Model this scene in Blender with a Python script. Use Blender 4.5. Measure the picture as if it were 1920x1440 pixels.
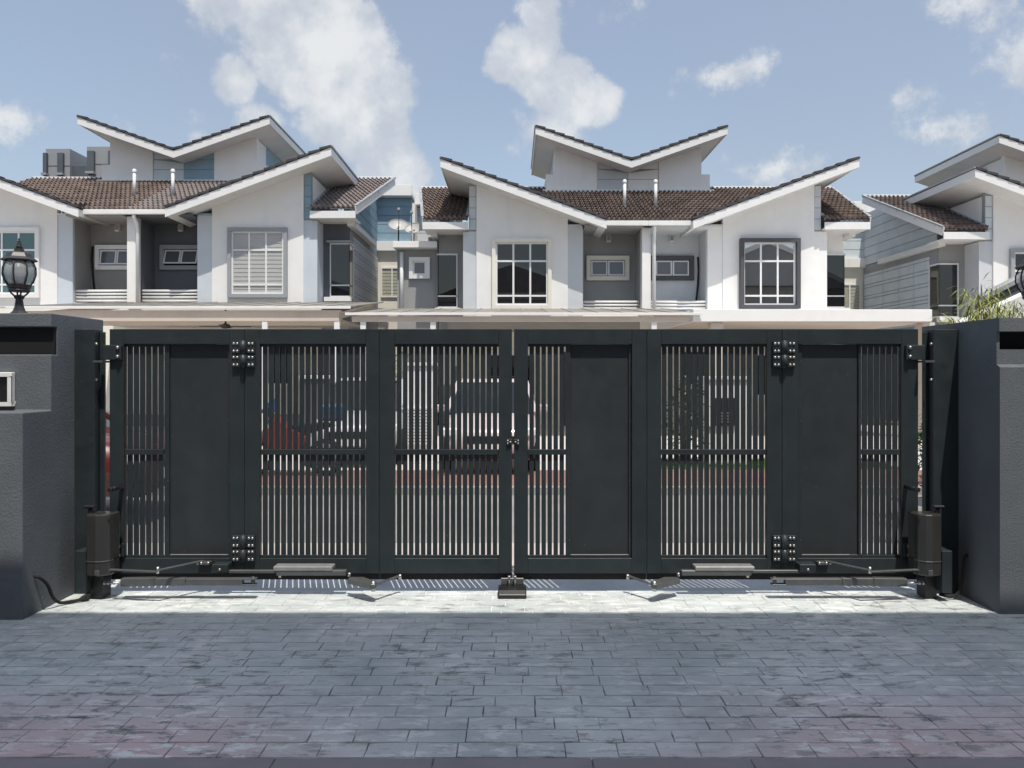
import bpy, bmesh, math, random
from mathutils import Vector, Matrix
random.seed(7)
R = math.radians
for o in list(bpy.data.objects):
    bpy.data.objects.remove(o)
SC = bpy.context.scene
COL = SC.collection

# ------------------------------------------------------------------ camera
EYE = 1.6
cam_d = bpy.data.cameras.new('camera')
cam = bpy.data.objects.new('camera', cam_d)
COL.objects.link(cam)
cam.location = (0, 0, EYE)
cam.rotation_euler = (R(90), 0, 0)
cam_d.sensor_width = 36.0
cam_d.lens = 27.0
cam_d.shift_y = -20.0 / 1920.0
cam_d.clip_start = 0.05
cam_d.clip_end = 3000
SC.camera = cam

# ------------------------------------------------------------------ exposure
SC.view_settings.view_transform = 'Standard'
SC.view_settings.look = 'None'
SC.view_settings.gamma = 1.0
SC.view_settings.use_curve_mapping = False
SC.view_settings.exposure = 0.75

# ------------------------------------------------------------------ sun + sky
SUN_EL, SUN_AZ = R(67), R(16)          # the sun stands behind the camera, a little to the right
sd = Vector((-math.sin(SUN_AZ) * math.cos(SUN_EL), math.cos(SUN_AZ) * math.cos(SUN_EL), -math.sin(SUN_EL)))
sun_d = bpy.data.lights.new('sun', 'SUN')
sun_d.energy = 2.65
sun_d.angle = R(0.53)
sun_d.color = (1.0, 0.94, 0.845)
sun = bpy.data.objects.new('sun', sun_d)
COL.objects.link(sun)
sun.location = (8, -20, 40)
sun.rotation_euler = sd.to_track_quat('-Z', 'Y').to_euler()

W = bpy.data.worlds.new('World')
SC.world = W
W.use_nodes = True
nt = W.node_tree
nt.nodes.clear()


class NB:
    """tiny helper for chains of math nodes"""
    def __init__(s, tree): s.t = tree
    def n(s, typ, **kw):
        nd = s.t.nodes.new(typ)
        for k, v in kw.items(): setattr(nd, k, v)
        return nd
    def link(s, a, b): s.t.links.new(a, b)
    def put(s, sock, v):
        if hasattr(v, 'is_linked') or isinstance(v, bpy.types.NodeSocket): s.link(v, sock)
        else: sock.default_value = v
    def m(s, op, a, b=0.0, c=0.0, clamp=False):
        nd = s.n('ShaderNodeMath', operation=op, use_clamp=clamp)
        s.put(nd.inputs[0], a); s.put(nd.inputs[1], b); s.put(nd.inputs[2], c)
        return nd.outputs[0]
    def noise(s, vec, scale, detail=4.0, rough=0.55, dist=0.0):
        nd = s.n('ShaderNodeTexNoise')
        s.link(vec, nd.inputs['Vector'])
        nd.inputs['Scale'].default_value = scale
        nd.inputs['Detail'].default_value = detail
        nd.inputs['Roughness'].default_value = rough
        nd.inputs['Distortion'].default_value = dist
        return nd.outputs['Fac']
    def ramp(s, fac, lo, hi, a=0.0, b=1.0):
        nd = s.n('ShaderNodeMapRange', interpolation_type='SMOOTHSTEP')
        s.put(nd.inputs['Value'], fac)
        nd.inputs['From Min'].default_value = lo; nd.inputs['From Max'].default_value = hi
        nd.inputs['To Min'].default_value = a; nd.inputs['To Max'].default_value = b
        return nd.outputs['Result']
    def mix(s, fac, a, b, mode='MIX'):
        nd = s.n('ShaderNodeMix', data_type='RGBA', blend_type=mode)
        s.put(nd.inputs['Factor'], fac)
        for nm, v in (('A', a), ('B', b)):
            sk = [i for i in nd.inputs if i.name == nm and i.type == 'RGBA'][0]
            if isinstance(v, bpy.types.NodeSocket): s.link(v, sk)
            else: sk.default_value = (v[0], v[1], v[2], 1)
        return [o for o in nd.outputs if o.type == 'RGBA'][0]


b = NB(nt)
sky = b.n('ShaderNodeTexSky', sky_type='NISHITA')
sky.sun_disc = False
sky.sun_elevation = SUN_EL
sky.sun_rotation = R(180) - SUN_AZ
sky.altitude = 50
sky.air_density = 1.3
sky.dust_density = 1.6
sky.ozone_density = 1.2
tc = b.n('ShaderNodeTexCoord')
gen = tc.outputs['Generated']
sep = b.n('ShaderNodeSeparateXYZ')
b.link(gen, sep.inputs[0])
az = b.m('ARCTAN2', sep.outputs[0], sep.outputs[1])
el = b.m('ARCSINE', sep.outputs[2])
n1 = b.noise(gen, 9.0, 12.0, 0.62)
n2 = b.noise(gen, 2.2, 3.0, 0.5)
n3 = b.noise(gen, 16.0, 6.0, 0.6)
# the clouds standing over the roofs: (azimuth deg, elevation deg, half sizes deg, strength)
CL = [(-17.2, 25.2, 5.2, 4.2, 1.5), (-14.0, 22.2, 5.8, 4.8, 2.2), (-11.2, 18.6, 5.2, 4.6, 2.0), (-9.4, 15.2, 3.6, 4.0, 1.3),
      (-19.9, 19.6, 2.0, 1.9, 1.2), (-18.3, 17.2, 2.0, 1.7, 1.3), (-20.5, 25.5, 4.0, 3.0, 0.42), (-24, 16.5, 5.5, 1.8, 0.15),
      (2.2, 24.8, 2.1, 2.3, 1.2), (0.8, 22.3, 3.3, 2.6, 1.8), (3.4, 20.7, 3.2, 2.3, 1.6), (5.8, 19.6, 2.8, 1.9, 1.3), (2.6, 17.0, 2.7, 2.4, 0.55), (5.2, 26.0, 2.6, 1.6, 0.2),
      (16.3, 20.5, 3.8, 1.6, 0.62), (27.3, 17.8, 2.8, 1.8, 0.22), (33.5, 20.6, 4.0, 3.8, 0.2),
      (21.8, 14.0, 2.2, 1.8, 0.2)]
dens = None
for (a, e, ra, re, st) in CL:
    dx = b.m('DIVIDE', b.m('SUBTRACT', az, R(a)), R(ra))
    dy = b.m('DIVIDE', b.m('SUBTRACT', el, R(e)), R(re))
    d2 = b.m('ADD', b.m('MULTIPLY', dx, dx), b.m('MULTIPLY', dy, dy))
    v = b.m('MULTIPLY', b.m('SUBTRACT', 1.0, b.m('SQRT', d2)), st)
    dens = v if dens is None else b.m('SMOOTH_MAX', dens, v, 0.18)
dens = b.m('MAXIMUM', dens, -0.95)
# scattered clouds elsewhere, thicker high out of view: added cover for fill light
far = b.m('SUBTRACT', b.m('MULTIPLY', b.ramp(n2, 0.46, 0.66), 0.95), b.ramp(el, R(25), R(40), 1.15, 0.34))
dens = b.m('MAXIMUM', dens, far)
dens = b.m('ADD', dens, b.m('MULTIPLY', b.m('SUBTRACT', n1, 0.5), 2.9))
alpha = b.ramp(dens, 0.0, 0.42)
alpha = b.m('MULTIPLY', alpha, 0.84)
shade = b.ramp(b.m('ADD', b.m('MULTIPLY', dens, 0.32), b.m('MULTIPLY', b.m('SUBTRACT', b.m('ADD', n3, b.m('MULTIPLY', n1, 0.8)), 0.9), 1.7)), -0.15, 0.75)
cloud_col = b.mix(shade, (3.2, 3.45, 3.85), (5.0, 5.05, 5.05))
haze = b.ramp(n2, 0.3, 0.75, 0.40, 0.56)
skyc = b.mix(haze, sky.outputs[0], (2.3, 2.42, 2.78))
fin = b.mix(alpha, skyc, cloud_col)
bg = b.n('ShaderNodeBackground')
b.link(fin, bg.inputs['Color'])
bg.inputs['Strength'].default_value = 0.105
out = b.n('ShaderNodeOutputWorld')
b.link(bg.outputs[0], out.inputs[0])

# ------------------------------------------------------------------ render defaults
SC.render.engine = 'CYCLES'
SC.render.resolution_x, SC.render.resolution_y = 1024, 768
SC.cycles.max_bounces = 8

# ================================================================== helpers
def at(px, py, D):
    """a point seen at photo pixel (px, py) that stands D metres in front of the camera"""
    return Vector(((px - 960) * D / 1440.0, D, EYE + (700 - py) * D / 1440.0))

WORLD = {}     # world position of every object's origin (no object is rotated unless said)

def link(o, parent=None, world=(0, 0, 0)):
    COL.objects.link(o)
    world = Vector(world)
    WORLD[o] = world
    if parent is not None:
        o.parent = parent
        o.location = world - WORLD[parent]
    else:
        o.location = world
    return o

def tag(o, label=None, cat=None, group=None, kind=None):
    if label: o['label'] = label
    if cat: o['category'] = cat
    if group: o['group'] = group
    if kind: o['kind'] = kind
    return o

def thing(name, loc, label, cat, group=None):
    o = bpy.data.objects.new(name, None)
    o.empty_display_size = 0.2
    link(o, None, loc)
    return tag(o, label, cat, group)

class MB:
    def __init__(s): s.v = []; s.f = []; s.sm = []
    def add(s, vs, fs, smooth=False):
        k = len(s.v)
        s.v += [tuple(v) for v in vs]
        for f in fs:
            s.f.append(tuple(i + k for i in f)); s.sm.append(smooth)
        return s
    def box(s, x0, x1, y0, y1, z0, z1):
        x0, x1 = min(x0, x1), max(x0, x1); y0, y1 = min(y0, y1), max(y0, y1); z0, z1 = min(z0, z1), max(z0, z1)
        return s.add([(x0, y0, z0), (x1, y0, z0), (x1, y1, z0), (x0, y1, z0), (x0, y0, z1), (x1, y0, z1), (x1, y1, z1), (x0, y1, z1)],
                     [(0, 3, 2, 1), (4, 5, 6, 7), (0, 1, 5, 4), (1, 2, 6, 5), (2, 3, 7, 6), (3, 0, 4, 7)])
    def prism(s, poly, a0, a1, axis='y'):
        """poly: (x,z) pairs for axis y, (y,z) for axis x, (x,y) for axis z"""
        def p(q, a):
            return {'y': (q[0], a, q[1]), 'x': (a, q[0], q[1]), 'z': (q[0], q[1], a)}[axis]
        n = len(poly)
        vs = [p(q, a0) for q in poly] + [p(q, a1) for q in poly]
        fs = [tuple(range(n)), tuple(range(2 * n - 1, n - 1, -1))]
        for i in range(n):
            j = (i + 1) % n
            fs.append((i, i + n, j + n, j))
        return s.add(vs, fs)
    def beam(s, p, q, w, h, up=(0, 0, 1)):
        p, q = Vector(p), Vector(q)
        d = (q - p).normalized(); u = Vector(up)
        sx = d.cross(u).normalized(); uz = sx.cross(d).normalized()
        vs = []
        for c in (p, q):
            for (a, e) in ((-1, -1), (1, -1), (1, 1), (-1, 1)):
                vs.append(c + sx * a * w / 2 + uz * e * h / 2)
        return s.add(vs, [(0, 1, 2, 3), (7, 6, 5, 4), (0, 4, 5, 1), (1, 5, 6, 2), (2, 6, 7, 3), (3, 7, 4, 0)])
    def tube(s, p, q, r, r2=None, n=10):
        p, q = Vector(p), Vector(q); r2 = r if r2 is None else r2
        d = (q - p).normalized()
        a = d.orthogonal().normalized(); c = d.cross(a)
        vs = []
        for (o, rr) in ((p, r), (q, r2)):
            for i in range(n):
                t = 2 * math.pi * i / n
                vs.append(o + (a * math.cos(t) + c * math.sin(t)) * rr)
        k = len(s.v)
        s.add(vs, [(i, (i + 1) % n, (i + 1) % n + n, i + n) for i in range(n)], True)
        s.add(vs, [tuple(range(n - 1, -1, -1)), tuple(range(n, 2 * n))])
        return s
    def path(s, pts, r, n=8):
        pts = [Vector(p) for p in pts]
        rings = []
        prev = None
        vs = []
        for i, p in enumerate(pts):
            d = (pts[min(i + 1, len(pts) - 1)] - pts[max(i - 1, 0)]).normalized()
            if prev is None: a = d.orthogonal().normalized()
            else: a = (prev - d * prev.dot(d)).normalized()
            prev = a; c = d.cross(a)
            rr = r[i] if isinstance(r, (list, tuple)) else r
            for k in range(n):
                t = 2 * math.pi * k / n
                vs.append(p + (a * math.cos(t) + c * math.sin(t)) * rr)
        fs = []
        for i in range(len(pts) - 1):
            for k in range(n):
                fs.append((i * n + k, i * n + (k + 1) % n, (i + 1) * n + (k + 1) % n, (i + 1) * n + k))
        s.add(vs, fs, True)
        m = (len(pts) - 1) * n
        s.add(vs, [tuple(range(n - 1, -1, -1)), tuple(range(m, m + n))])
        return s
    def lathe(s, prof, c=(0, 0, 0), n=16, smooth=True, axis='z'):
        vs = []; fs = []
        for (r, z) in prof:
            for i in range(n):
                t = 2 * math.pi * (i + 0.5) / n
                if axis == 'z': vs.append((c[0] + r * math.cos(t), c[1] + r * math.sin(t), c[2] + z))
                elif axis == 'y': vs.append((c[0] + r * math.cos(t), c[1] + z, c[2] + r * math.sin(t)))
                else: vs.append((c[0] + z, c[1] + r * math.cos(t), c[2] + r * math.sin(t)))
        for j in range(len(prof) - 1):
            for i in range(n):
                k = (i + 1) % n
                fs.append((j * n + i, j * n + k, (j + 1) * n + k, (j + 1) * n + i))
        return s.add(vs, fs, smooth)
    def mesh(s, name, mat, origin=(0, 0, 0), fix=True):
        me = bpy.data.meshes.new(name)
        o = Vector(origin)
        me.from_pydata([tuple(Vector(v) - o) for v in s.v], [], s.f)
        me.polygons.foreach_set('use_smooth', s.sm)
        if fix:
            bm = bmesh.new(); bm.from_mesh(me)
            bmesh.ops.remove_doubles(bm, verts=bm.verts, dist=1e-5)
            bmesh.ops.recalc_face_normals(bm, faces=bm.faces)
            bm.to_mesh(me); bm.free()
        if isinstance(mat, (list, tuple)):
            for x in mat: me.materials.append(x)
        else: me.materials.append(mat)
        return me
    def build(s, name, mat, parent=None, bevel=0.0, segs=1, origin=None, fix=True):
        if origin is None:
            xs = [v[0] for v in s.v]; ys = [v[1] for v in s.v]; zs = [v[2] for v in s.v]
            origin = ((min(xs) + max(xs)) / 2, (min(ys) + max(ys)) / 2, min(zs))
        me = s.mesh(name, mat, origin, fix)
        o = link(bpy.data.objects.new(name, me), parent, origin)
        if bevel:
            md = o.modifiers.new('bevel', 'BEVEL')
            md.width = bevel; md.segments = segs; md.limit_method = 'ANGLE'; md.angle_limit = R(35)
            md.harden_normals = False
        return o

def B(name, mat, parent, x0, x1, y0, y1, z0, z1, bevel=0.0):
    return MB().box(x0, x1, y0, y1, z0, z1).build(name, mat, parent, bevel)

def inst(name, me, parent, world, rot=None, scale=None):
    o = bpy.data.objects.new(name, me)
    link(o, parent, world)
    if rot: o.rotation_euler = rot
    if scale: o.scale = scale
    return o

# ------------------------------------------------------------------ materials
def mat(name, col, rough=0.6, var=0.08, scale=3.0, bump=0.0, bscale=60.0, metal=0.0, spec=0.5, dirt=0.0, dirtcol=(0.12, 0.11, 0.10),
        streak=False, coat=0.0, rvar=0.0, speck=0.0):
    m = bpy.data.materials.new(name)
    m.use_nodes = True
    t = m.node_tree; nb = NB(t)
    bs = t.nodes['Principled BSDF']
    geo = nb.n('ShaderNodeNewGeometry')
    pos = geo.outputs['Position']
    if streak:
        mp = nb.n('ShaderNodeVectorMath', operation='MULTIPLY')
        nb.link(pos, mp.inputs[0]); mp.inputs[1].default_value = (1, 1, 0.16)
        pos2 = mp.outputs[0]
    else: pos2 = pos
    f = nb.noise(pos, scale, 6.0, 0.6)
    lo = tuple(c * (1 - var) for c in col); hi = tuple(min(1, c * (1 + var)) for c in col)
    c = nb.mix(nb.ramp(f, 0.3, 0.7), lo, hi)
    if dirt:
        g = nb.noise(pos2, scale * 2.3, 8.0, 0.68)
        c = nb.mix(nb.m('MULTIPLY', nb.ramp(g, 0.52, 0.78), dirt), c, dirtcol)
    if speck:
        k = nb.m('MULTIPLY', nb.ramp(nb.noise(pos, 55.0, 3.0, 0.6), 0.70, 0.75), speck)
        c = nb.mix(k, c, (0.16, 0.165, 0.165))
    nb.link(c, bs.inputs['Base Color'])
    bs.inputs['Roughness'].default_value = rough
    if rvar:
        rr = nb.ramp(nb.noise(pos, scale * 4, 5.0, 0.6), 0.3, 0.7, max(0.03, rough - rvar), min(1, rough + rvar))
        nb.link(rr, bs.inputs['Roughness'])
    bs.inputs['Metallic'].default_value = metal
    bs.inputs['Specular IOR Level'].default_value = spec
    if coat: bs.inputs['Coat Weight'].default_value = coat; bs.inputs['Coat Roughness'].default_value = 0.05
    if bump:
        bn = nb.n('ShaderNodeBump')
        bn.inputs['Strength'].default_value = bump
        bn.inputs['Distance'].default_value = 0.01
        nb.link(nb.noise(pos, bscale, 6.0, 0.65), bn.inputs['Height'])
        nb.link(bn.outputs[0], bs.inputs['Normal'])
    return m

def glass(name, tint=(0.03, 0.035, 0.04), transparent=0.0, rough=0.01, wob=0.0, spec=0.6):
    """window pane: mirror-like surface over a dark room, or partly see-through"""
    m = bpy.data.materials.new(name); m.use_nodes = True
    t = m.node_tree; nb = NB(t)
    bs = t.nodes['Principled BSDF']
    bs.inputs['Base Color'].default_value = (*tint, 1)
    bs.inputs['Roughness'].default_value = rough
    bs.inputs['IOR'].default_value = 1.6
    bs.inputs['Specular IOR Level'].default_value = spec
    if wob:
        geo = nb.n('ShaderNodeNewGeometry')
        bn = nb.n('ShaderNodeBump'); bn.inputs['Strength'].default_value = wob; bn.inputs['Distance'].default_value = 0.05
        nb.link(nb.noise(geo.outputs['Position'], 1.3, 2.0, 0.5), bn.inputs['Height'])
        nb.link(bn.outputs[0], bs.inputs['Normal'])
    if transparent:
        tr = nb.n('ShaderNodeBsdfTransparent'); mx = nb.n('ShaderNodeMixShader')
        mx.inputs[0].default_value = transparent
        nb.link(bs.outputs[0], mx.inputs[1]); nb.link(tr.outputs[0], mx.inputs[2])
        nb.link(mx.outputs[0], t.nodes['Material Output'].inputs['Surface'])
    return m

M = {}
M['white'] = mat('white_paint', (0.785, 0.78, 0.765), 0.75, 0.03, 1.3, 0.12, 45, dirt=0.15, dirtcol=(0.42, 0.41, 0.39), streak=True)
M['cream'] = mat('cream_paint', (0.74, 0.715, 0.64), 0.75, 0.04, 1.3, 0.12, 45, dirt=0.12, dirtcol=(0.45, 0.42, 0.36), streak=True)
M['trim'] = mat('white_trim', (0.74, 0.74, 0.735), 0.5, 0.03, 3, dirt=0.1, dirtcol=(0.5, 0.49, 0.47))
M['soffit'] = mat('soffit_board', (0.70, 0.70, 0.69), 0.8, 0.04, 1.5, dirt=0.12, dirtcol=(0.4, 0.39, 0.38))
M['paleblue'] = mat('pale_blue_paint', (0.55, 0.60, 0.65), 0.75, 0.04, 1.3, 0.12, 45, dirt=0.12, dirtcol=(0.38, 0.4, 0.43), streak=True)
M['palegrey'] = mat('pale_grey_paint', (0.56, 0.585, 0.61), 0.75, 0.04, 1.3, 0.12, 45, dirt=0.14, dirtcol=(0.38, 0.39, 0.4), streak=True)
M['blue'] = mat('blue_board', (0.24, 0.36, 0.45), 0.7, 0.06, 2, 0.1, 50, dirt=0.1, dirtcol=(0.2, 0.25, 0.28))
M['ltblue'] = mat('light_blue_board', (0.58, 0.64, 0.675), 0.7, 0.05, 2, 0.1, 50, dirt=0.1, dirtcol=(0.33, 0.37, 0.4))
M['midgrey'] = mat('mid_grey_paint', (0.285, 0.29, 0.29), 0.8, 0.05, 1.3, 0.12, 45, dirt=0.15, dirtcol=(0.25, 0.25, 0.24))
M['taupe'] = mat('taupe_paint', (0.275, 0.268, 0.258), 0.8, 0.05, 1.3, 0.12, 45)
M['slate'] = mat('slate_paint', (0.115, 0.122, 0.14), 0.8, 0.05, 1.3, 0.12, 45)
M['surround_grey'] = mat('grey_surround', (0.30, 0.32, 0.34), 0.7, 0.05, 2)
M['surround_dark'] = mat('charcoal_surround', (0.065, 0.07, 0.08), 0.6, 0.06, 2)
M['beige'] = mat('beige_paint', (0.58, 0.51, 0.445), 0.8, 0.05, 1.2, 0.1, 40, dirt=0.12, dirtcol=(0.35, 0.28, 0.22))
M['beam'] = mat('beige_beam', (0.57, 0.49, 0.42), 0.7, 0.06, 1.5, dirt=0.25, dirtcol=(0.38, 0.29, 0.21))
M['poly'] = mat('polycarbonate_sheet', (0.40, 0.38, 0.35), 0.4, 0.06, 1.5, dirt=0.35, dirtcol=(0.35, 0.34, 0.31))
def translucent(m, f):
    t = m.node_tree; nb = NB(t); bs = t.nodes['Principled BSDF']
    tr = nb.n('ShaderNodeBsdfTranslucent'); tr.inputs['Color'].default_value = (0.85, 0.83, 0.78, 1)
    mx = nb.n('ShaderNodeMixShader'); mx.inputs[0].default_value = f
    nb.link(bs.outputs[0], mx.inputs[1]); nb.link(tr.outputs[0], mx.inputs[2])
    nb.link(mx.outputs[0], t.nodes['Material Output'].inputs['Surface'])
translucent(M['poly'], 0.5)
M['tile_br'] = mat('brown_tile', (0.140, 0.104, 0.089), 0.75, 0.40, 2.2, 0.2, 40, dirt=0.45, dirtcol=(0.075, 0.06, 0.055))
M['tile_gr'] = mat('grey_brown_tile', (0.20, 0.17, 0.16), 0.75, 0.22, 2.2, 0.2, 40, dirt=0.35, dirtcol=(0.10, 0.085, 0.08))
M['tile_dk'] = mat('dark_verge_tile', (0.045, 0.042, 0.045), 0.7, 0.2, 3)
M['grey_flash'] = mat('grey_flashing', (0.33, 0.345, 0.36), 0.5, 0.08, 2)
M['glass'] = glass('dark_glass', (0.012, 0.013, 0.015), 0, 0.01, 0.015)
M['glass_refl'] = glass('reflective_glass', (0.02, 0.022, 0.025), 0, 0.01, 0.0, 1.0)
M['glass_refl'].node_tree.nodes['Principled BSDF'].inputs['IOR'].default_value = 3.2
M['glass_teal'] = glass('teal_glass', (0.06, 0.13, 0.14), 0, 0.05)
M['glass_frost'] = glass('frosted_glass', (0.10, 0.11, 0.12), 0, 0.12)
M['glass_clear'] = glass('clear_glass', (0.05, 0.05, 0.05), 0.86, 0.01)
M['blind'] = mat('white_blind', (0.72, 0.73, 0.72), 0.7, 0.03, 2)
M['blind_y'] = mat('yellowish_blind', (0.62, 0.62, 0.48), 0.7, 0.03, 2)
M['black'] = mat('black_plastic', (0.012, 0.012, 0.013), 0.4, 0.1, 5)
M['gate'] = mat('gate_paint', (0.0235, 0.031, 0.035), 0.45, 0.12, 2.5, 0.03, 300, dirt=0.38, dirtcol=(0.044, 0.051, 0.054), rvar=0.12, spec=0.3, streak=True, speck=0.5)
M['gate2'] = mat('gate_panel_paint', (0.028, 0.0335, 0.0365), 0.5, 0.12, 1.6, 0.03, 300, dirt=0.40, dirtcol=(0.046, 0.051, 0.053), rvar=0.12, spec=0.3, streak=True, speck=0.5)
M['steel'] = mat('bolt_steel', (0.46, 0.455, 0.44), 0.36, 0.1, 30, metal=0.9, dirt=0.2, dirtcol=(0.25, 0.2, 0.15))
M['arm'] = mat('arm_metal', (0.10, 0.105, 0.108), 0.4, 0.12, 12, metal=0.3, dirt=0.25, dirtcol=(0.05, 0.05, 0.05))
M['arm_lt'] = mat('pale_metal_cover', (0.24, 0.24, 0.24), 0.45, 0.12, 12, metal=0.2, dirt=0.3, dirtcol=(0.15, 0.14, 0.13))
M['motor'] = mat('motor_plastic', (0.036, 0.035, 0.034), 0.25, 0.06, 8)
M['rubber'] = mat('black_rubber', (0.010, 0.010, 0.011), 0.85, 0.1, 8)
M['pillar'] = mat('charcoal_stucco', (0.112, 0.126, 0.140), 0.85, 0.10, 2.0, 0.55, 70, dirt=0.22, dirtcol=(0.19, 0.195, 0.20))
M['pillar_in'] = mat('black_recess', (0.005, 0.0055, 0.007), 0.9, 0.1, 4)
M['lamp'] = mat('lamp_black_metal', (0.022, 0.021, 0.025), 0.45, 0.15, 20, dirt=0.2, dirtcol=(0.06, 0.055, 0.055))
M['lamp_glass'] = glass('lamp_glass', (0.6, 0.62, 0.63), 0.62, 0.05)
M['bulb'] = mat('frosted_bulb', (0.75, 0.76, 0.77), 0.4, 0.02, 5)
M['concrete'] = mat('grey_concrete', (0.30, 0.295, 0.285), 0.85, 0.12, 1.5, 0.2, 60, dirt=0.3, dirtcol=(0.18, 0.175, 0.17))
M['apron'] = mat('apron_concrete', (0.49, 0.445, 0.415), 0.85, 0.10, 1.2, 0.2, 60, dirt=0.3, dirtcol=(0.34, 0.29, 0.26))
M['porchf'] = mat('porch_floor_tile', (0.60, 0.57, 0.54), 0.6, 0.06, 1.2)
M['asphalt'] = mat('asphalt', (0.26, 0.245, 0.235), 0.9, 0.14, 1.2, 0.3, 90, dirt=0.3, dirtcol=(0.18, 0.17, 0.16))
M['redpave'] = mat('red_paver', (0.25, 0.135, 0.115), 0.85, 0.15, 3, 0.2, 60, dirt=0.3, dirtcol=(0.2, 0.12, 0.10))
M['soil'] = mat('ground_soil', (0.16, 0.15, 0.12), 0.95, 0.2, 0.8)
M['grass'] = mat('grass_green', (0.10, 0.17, 0.035), 0.8, 0.35, 6)
M['leaf'] = mat('bamboo_leaf', (0.26, 0.29, 0.08), 0.6, 0.35, 9)
M['leaf2'] = mat('shrub_leaf', (0.09, 0.14, 0.035), 0.6, 0.4, 9)
M['stem'] = mat('plant_stem', (0.16, 0.14, 0.07), 0.8, 0.2, 9)
M['tower'] = mat('tower_concrete', (0.255, 0.27, 0.29), 0.85, 0.06, 0.05)
M['tower_dk'] = mat('tower_dark', (0.075, 0.085, 0.105), 0.7, 0.1, 0.3)
M['tower_wh'] = mat('tower_white', (0.62, 0.63, 0.64), 0.8, 0.05, 0.1)
M['car_silver'] = mat('pinkish_silver_car_paint', (0.52, 0.45, 0.44), 0.3, 0.03, 3, coat=0.8)
M['car_grey'] = mat('silver_car_paint', (0.52, 0.53, 0.54), 0.3, 0.03, 3, metal=0.3, coat=0.8)
M['car_red'] = mat('dark_red_car_paint', (0.11, 0.015, 0.014), 0.3, 0.05, 3, coat=0.8)
M['red'] = mat('red_plastic', (0.22, 0.04, 0.03), 0.35, 0.05, 5)
M['bluep'] = mat('blue_plastic', (0.02, 0.09, 0.22), 0.35, 0.05, 5)
M['rim'] = mat('wheel_rim', (0.5, 0.5, 0.5), 0.35, 0.05, 5, metal=0.8)
M['door'] = mat('dark_brown_door', (0.05, 0.035, 0.028), 0.5, 0.2, 3)
M['dish'] = mat('dish_grey', (0.42, 0.42, 0.41), 0.5, 0.05, 4)

def brick_material(name):
    m = bpy.data.materials.new(name); m.use_nodes = True
    t = m.node_tree; nb = NB(t); bs = t.nodes['Principled BSDF']
    geo = nb.n('ShaderNodeNewGeometry'); pos = geo.outputs['Position']
    oi = nb.n('ShaderNodeObjectInfo')
    rnd = nb.m('FRACT', nb.m('ADD', oi.outputs['Random'], geo.outputs['Random Per Island']))
    # slow blue-grey to mauve drift; mauve at near corners imitates lens shading
    sp = nb.n('ShaderNodeSeparateXYZ'); nb.link(pos, sp.inputs[0])
    big = nb.noise(pos, 0.55, 3.0, 0.5)
    ax = nb.m('ABSOLUTE', sp.outputs[0])
    pink = nb.m('ADD', nb.m('MULTIPLY', nb.ramp(sp.outputs[1], 3.15, 4.15, 1.0, 0.0), nb.ramp(ax, 0.2, 1.7, 0.05, 1.0)), nb.m('MULTIPLY', nb.m('SUBTRACT', big, 0.5), 0.5), clamp=True)
    base = nb.mix(nb.ramp(nb.noise(pos, 1.7, 4.0, 0.6), 0.3, 0.7), (0.58, 0.65, 0.66), (0.74, 0.785, 0.785))
    base = nb.mix(nb.m('MULTIPLY', pink, 0.9), base, (0.80, 0.555, 0.575))
    base = nb.mix(nb.ramp(rnd, 0.0, 1.0, 0.0, 0.16), base, (0.50, 0.54, 0.545))
    # worn-off top coat: pale flakes and dark bare patches, stretched along the courses
    mp = nb.n('ShaderNodeVectorMath', operation='MULTIPLY'); nb.link(pos, mp.inputs[0]); mp.inputs[1].default_value = (0.36, 1.0, 1.0)
    w1 = nb.noise(mp.outputs[0], 16.0, 9.0, 0.7, 0.3)
    zone = nb.ramp(nb.noise(pos, 1.1, 3.0, 0.5), 0.40, 0.62)
    pale = nb.m('MULTIPLY', nb.ramp(w1, 0.515, 0.575), nb.m('ADD', nb.m('MULTIPLY', zone, 0.6), 0.4))
    w2 = nb.noise(mp.outputs[0], 15.0, 10.0, 0.74, 0.0)
    dark = nb.m('MULTIPLY', nb.ramp(w2, 0.52, 0.60), nb.m('ADD', nb.m('MULTIPLY', nb.ramp(nb.noise(pos, 0.9, 3.0, 0.5), 0.42, 0.6), 0.62), 0.34))
    c = nb.mix(pale, base, (0.90, 0.90, 0.88))
    c = nb.mix(dark, c, (0.25, 0.26, 0.25))
    c = nb.mix(nb.ramp(nb.noise(pos, 0.8, 4.0, 0.55), 0.36, 0.66, 0.30, 0.0), c, (0.30, 0.325, 0.32))  # broad pale and darker areas: sheen put into the colour
    sp2 = nb.ramp(nb.noise(pos, 70.0, 2.0, 0.5), 0.73, 0.78)
    c = nb.mix(nb.m('MULTIPLY', sp2, 0.6), c, (0.04, 0.042, 0.045))
    nb.link(c, bs.inputs['Base Color'])
    nb.link(nb.ramp(w1, 0.3, 0.7, 0.28, 0.58), bs.inputs['Roughness'])
    bs.inputs['Specular IOR Level'].default_value = 0.6
    bn = nb.n('ShaderNodeBump'); bn.inputs['Strength'].default_value = 0.6; bn.inputs['Distance'].default_value = 0.008
    h = nb.m('ADD', nb.m('MULTIPLY', w1, 0.6), nb.noise(pos, 120.0, 4.0, 0.6))
    nb.link(h, bn.inputs['Height']); nb.link(bn.outputs[0], bs.inputs['Normal'])
    return m
M['brick'] = brick_material('stamped_concrete_brick')
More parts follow.
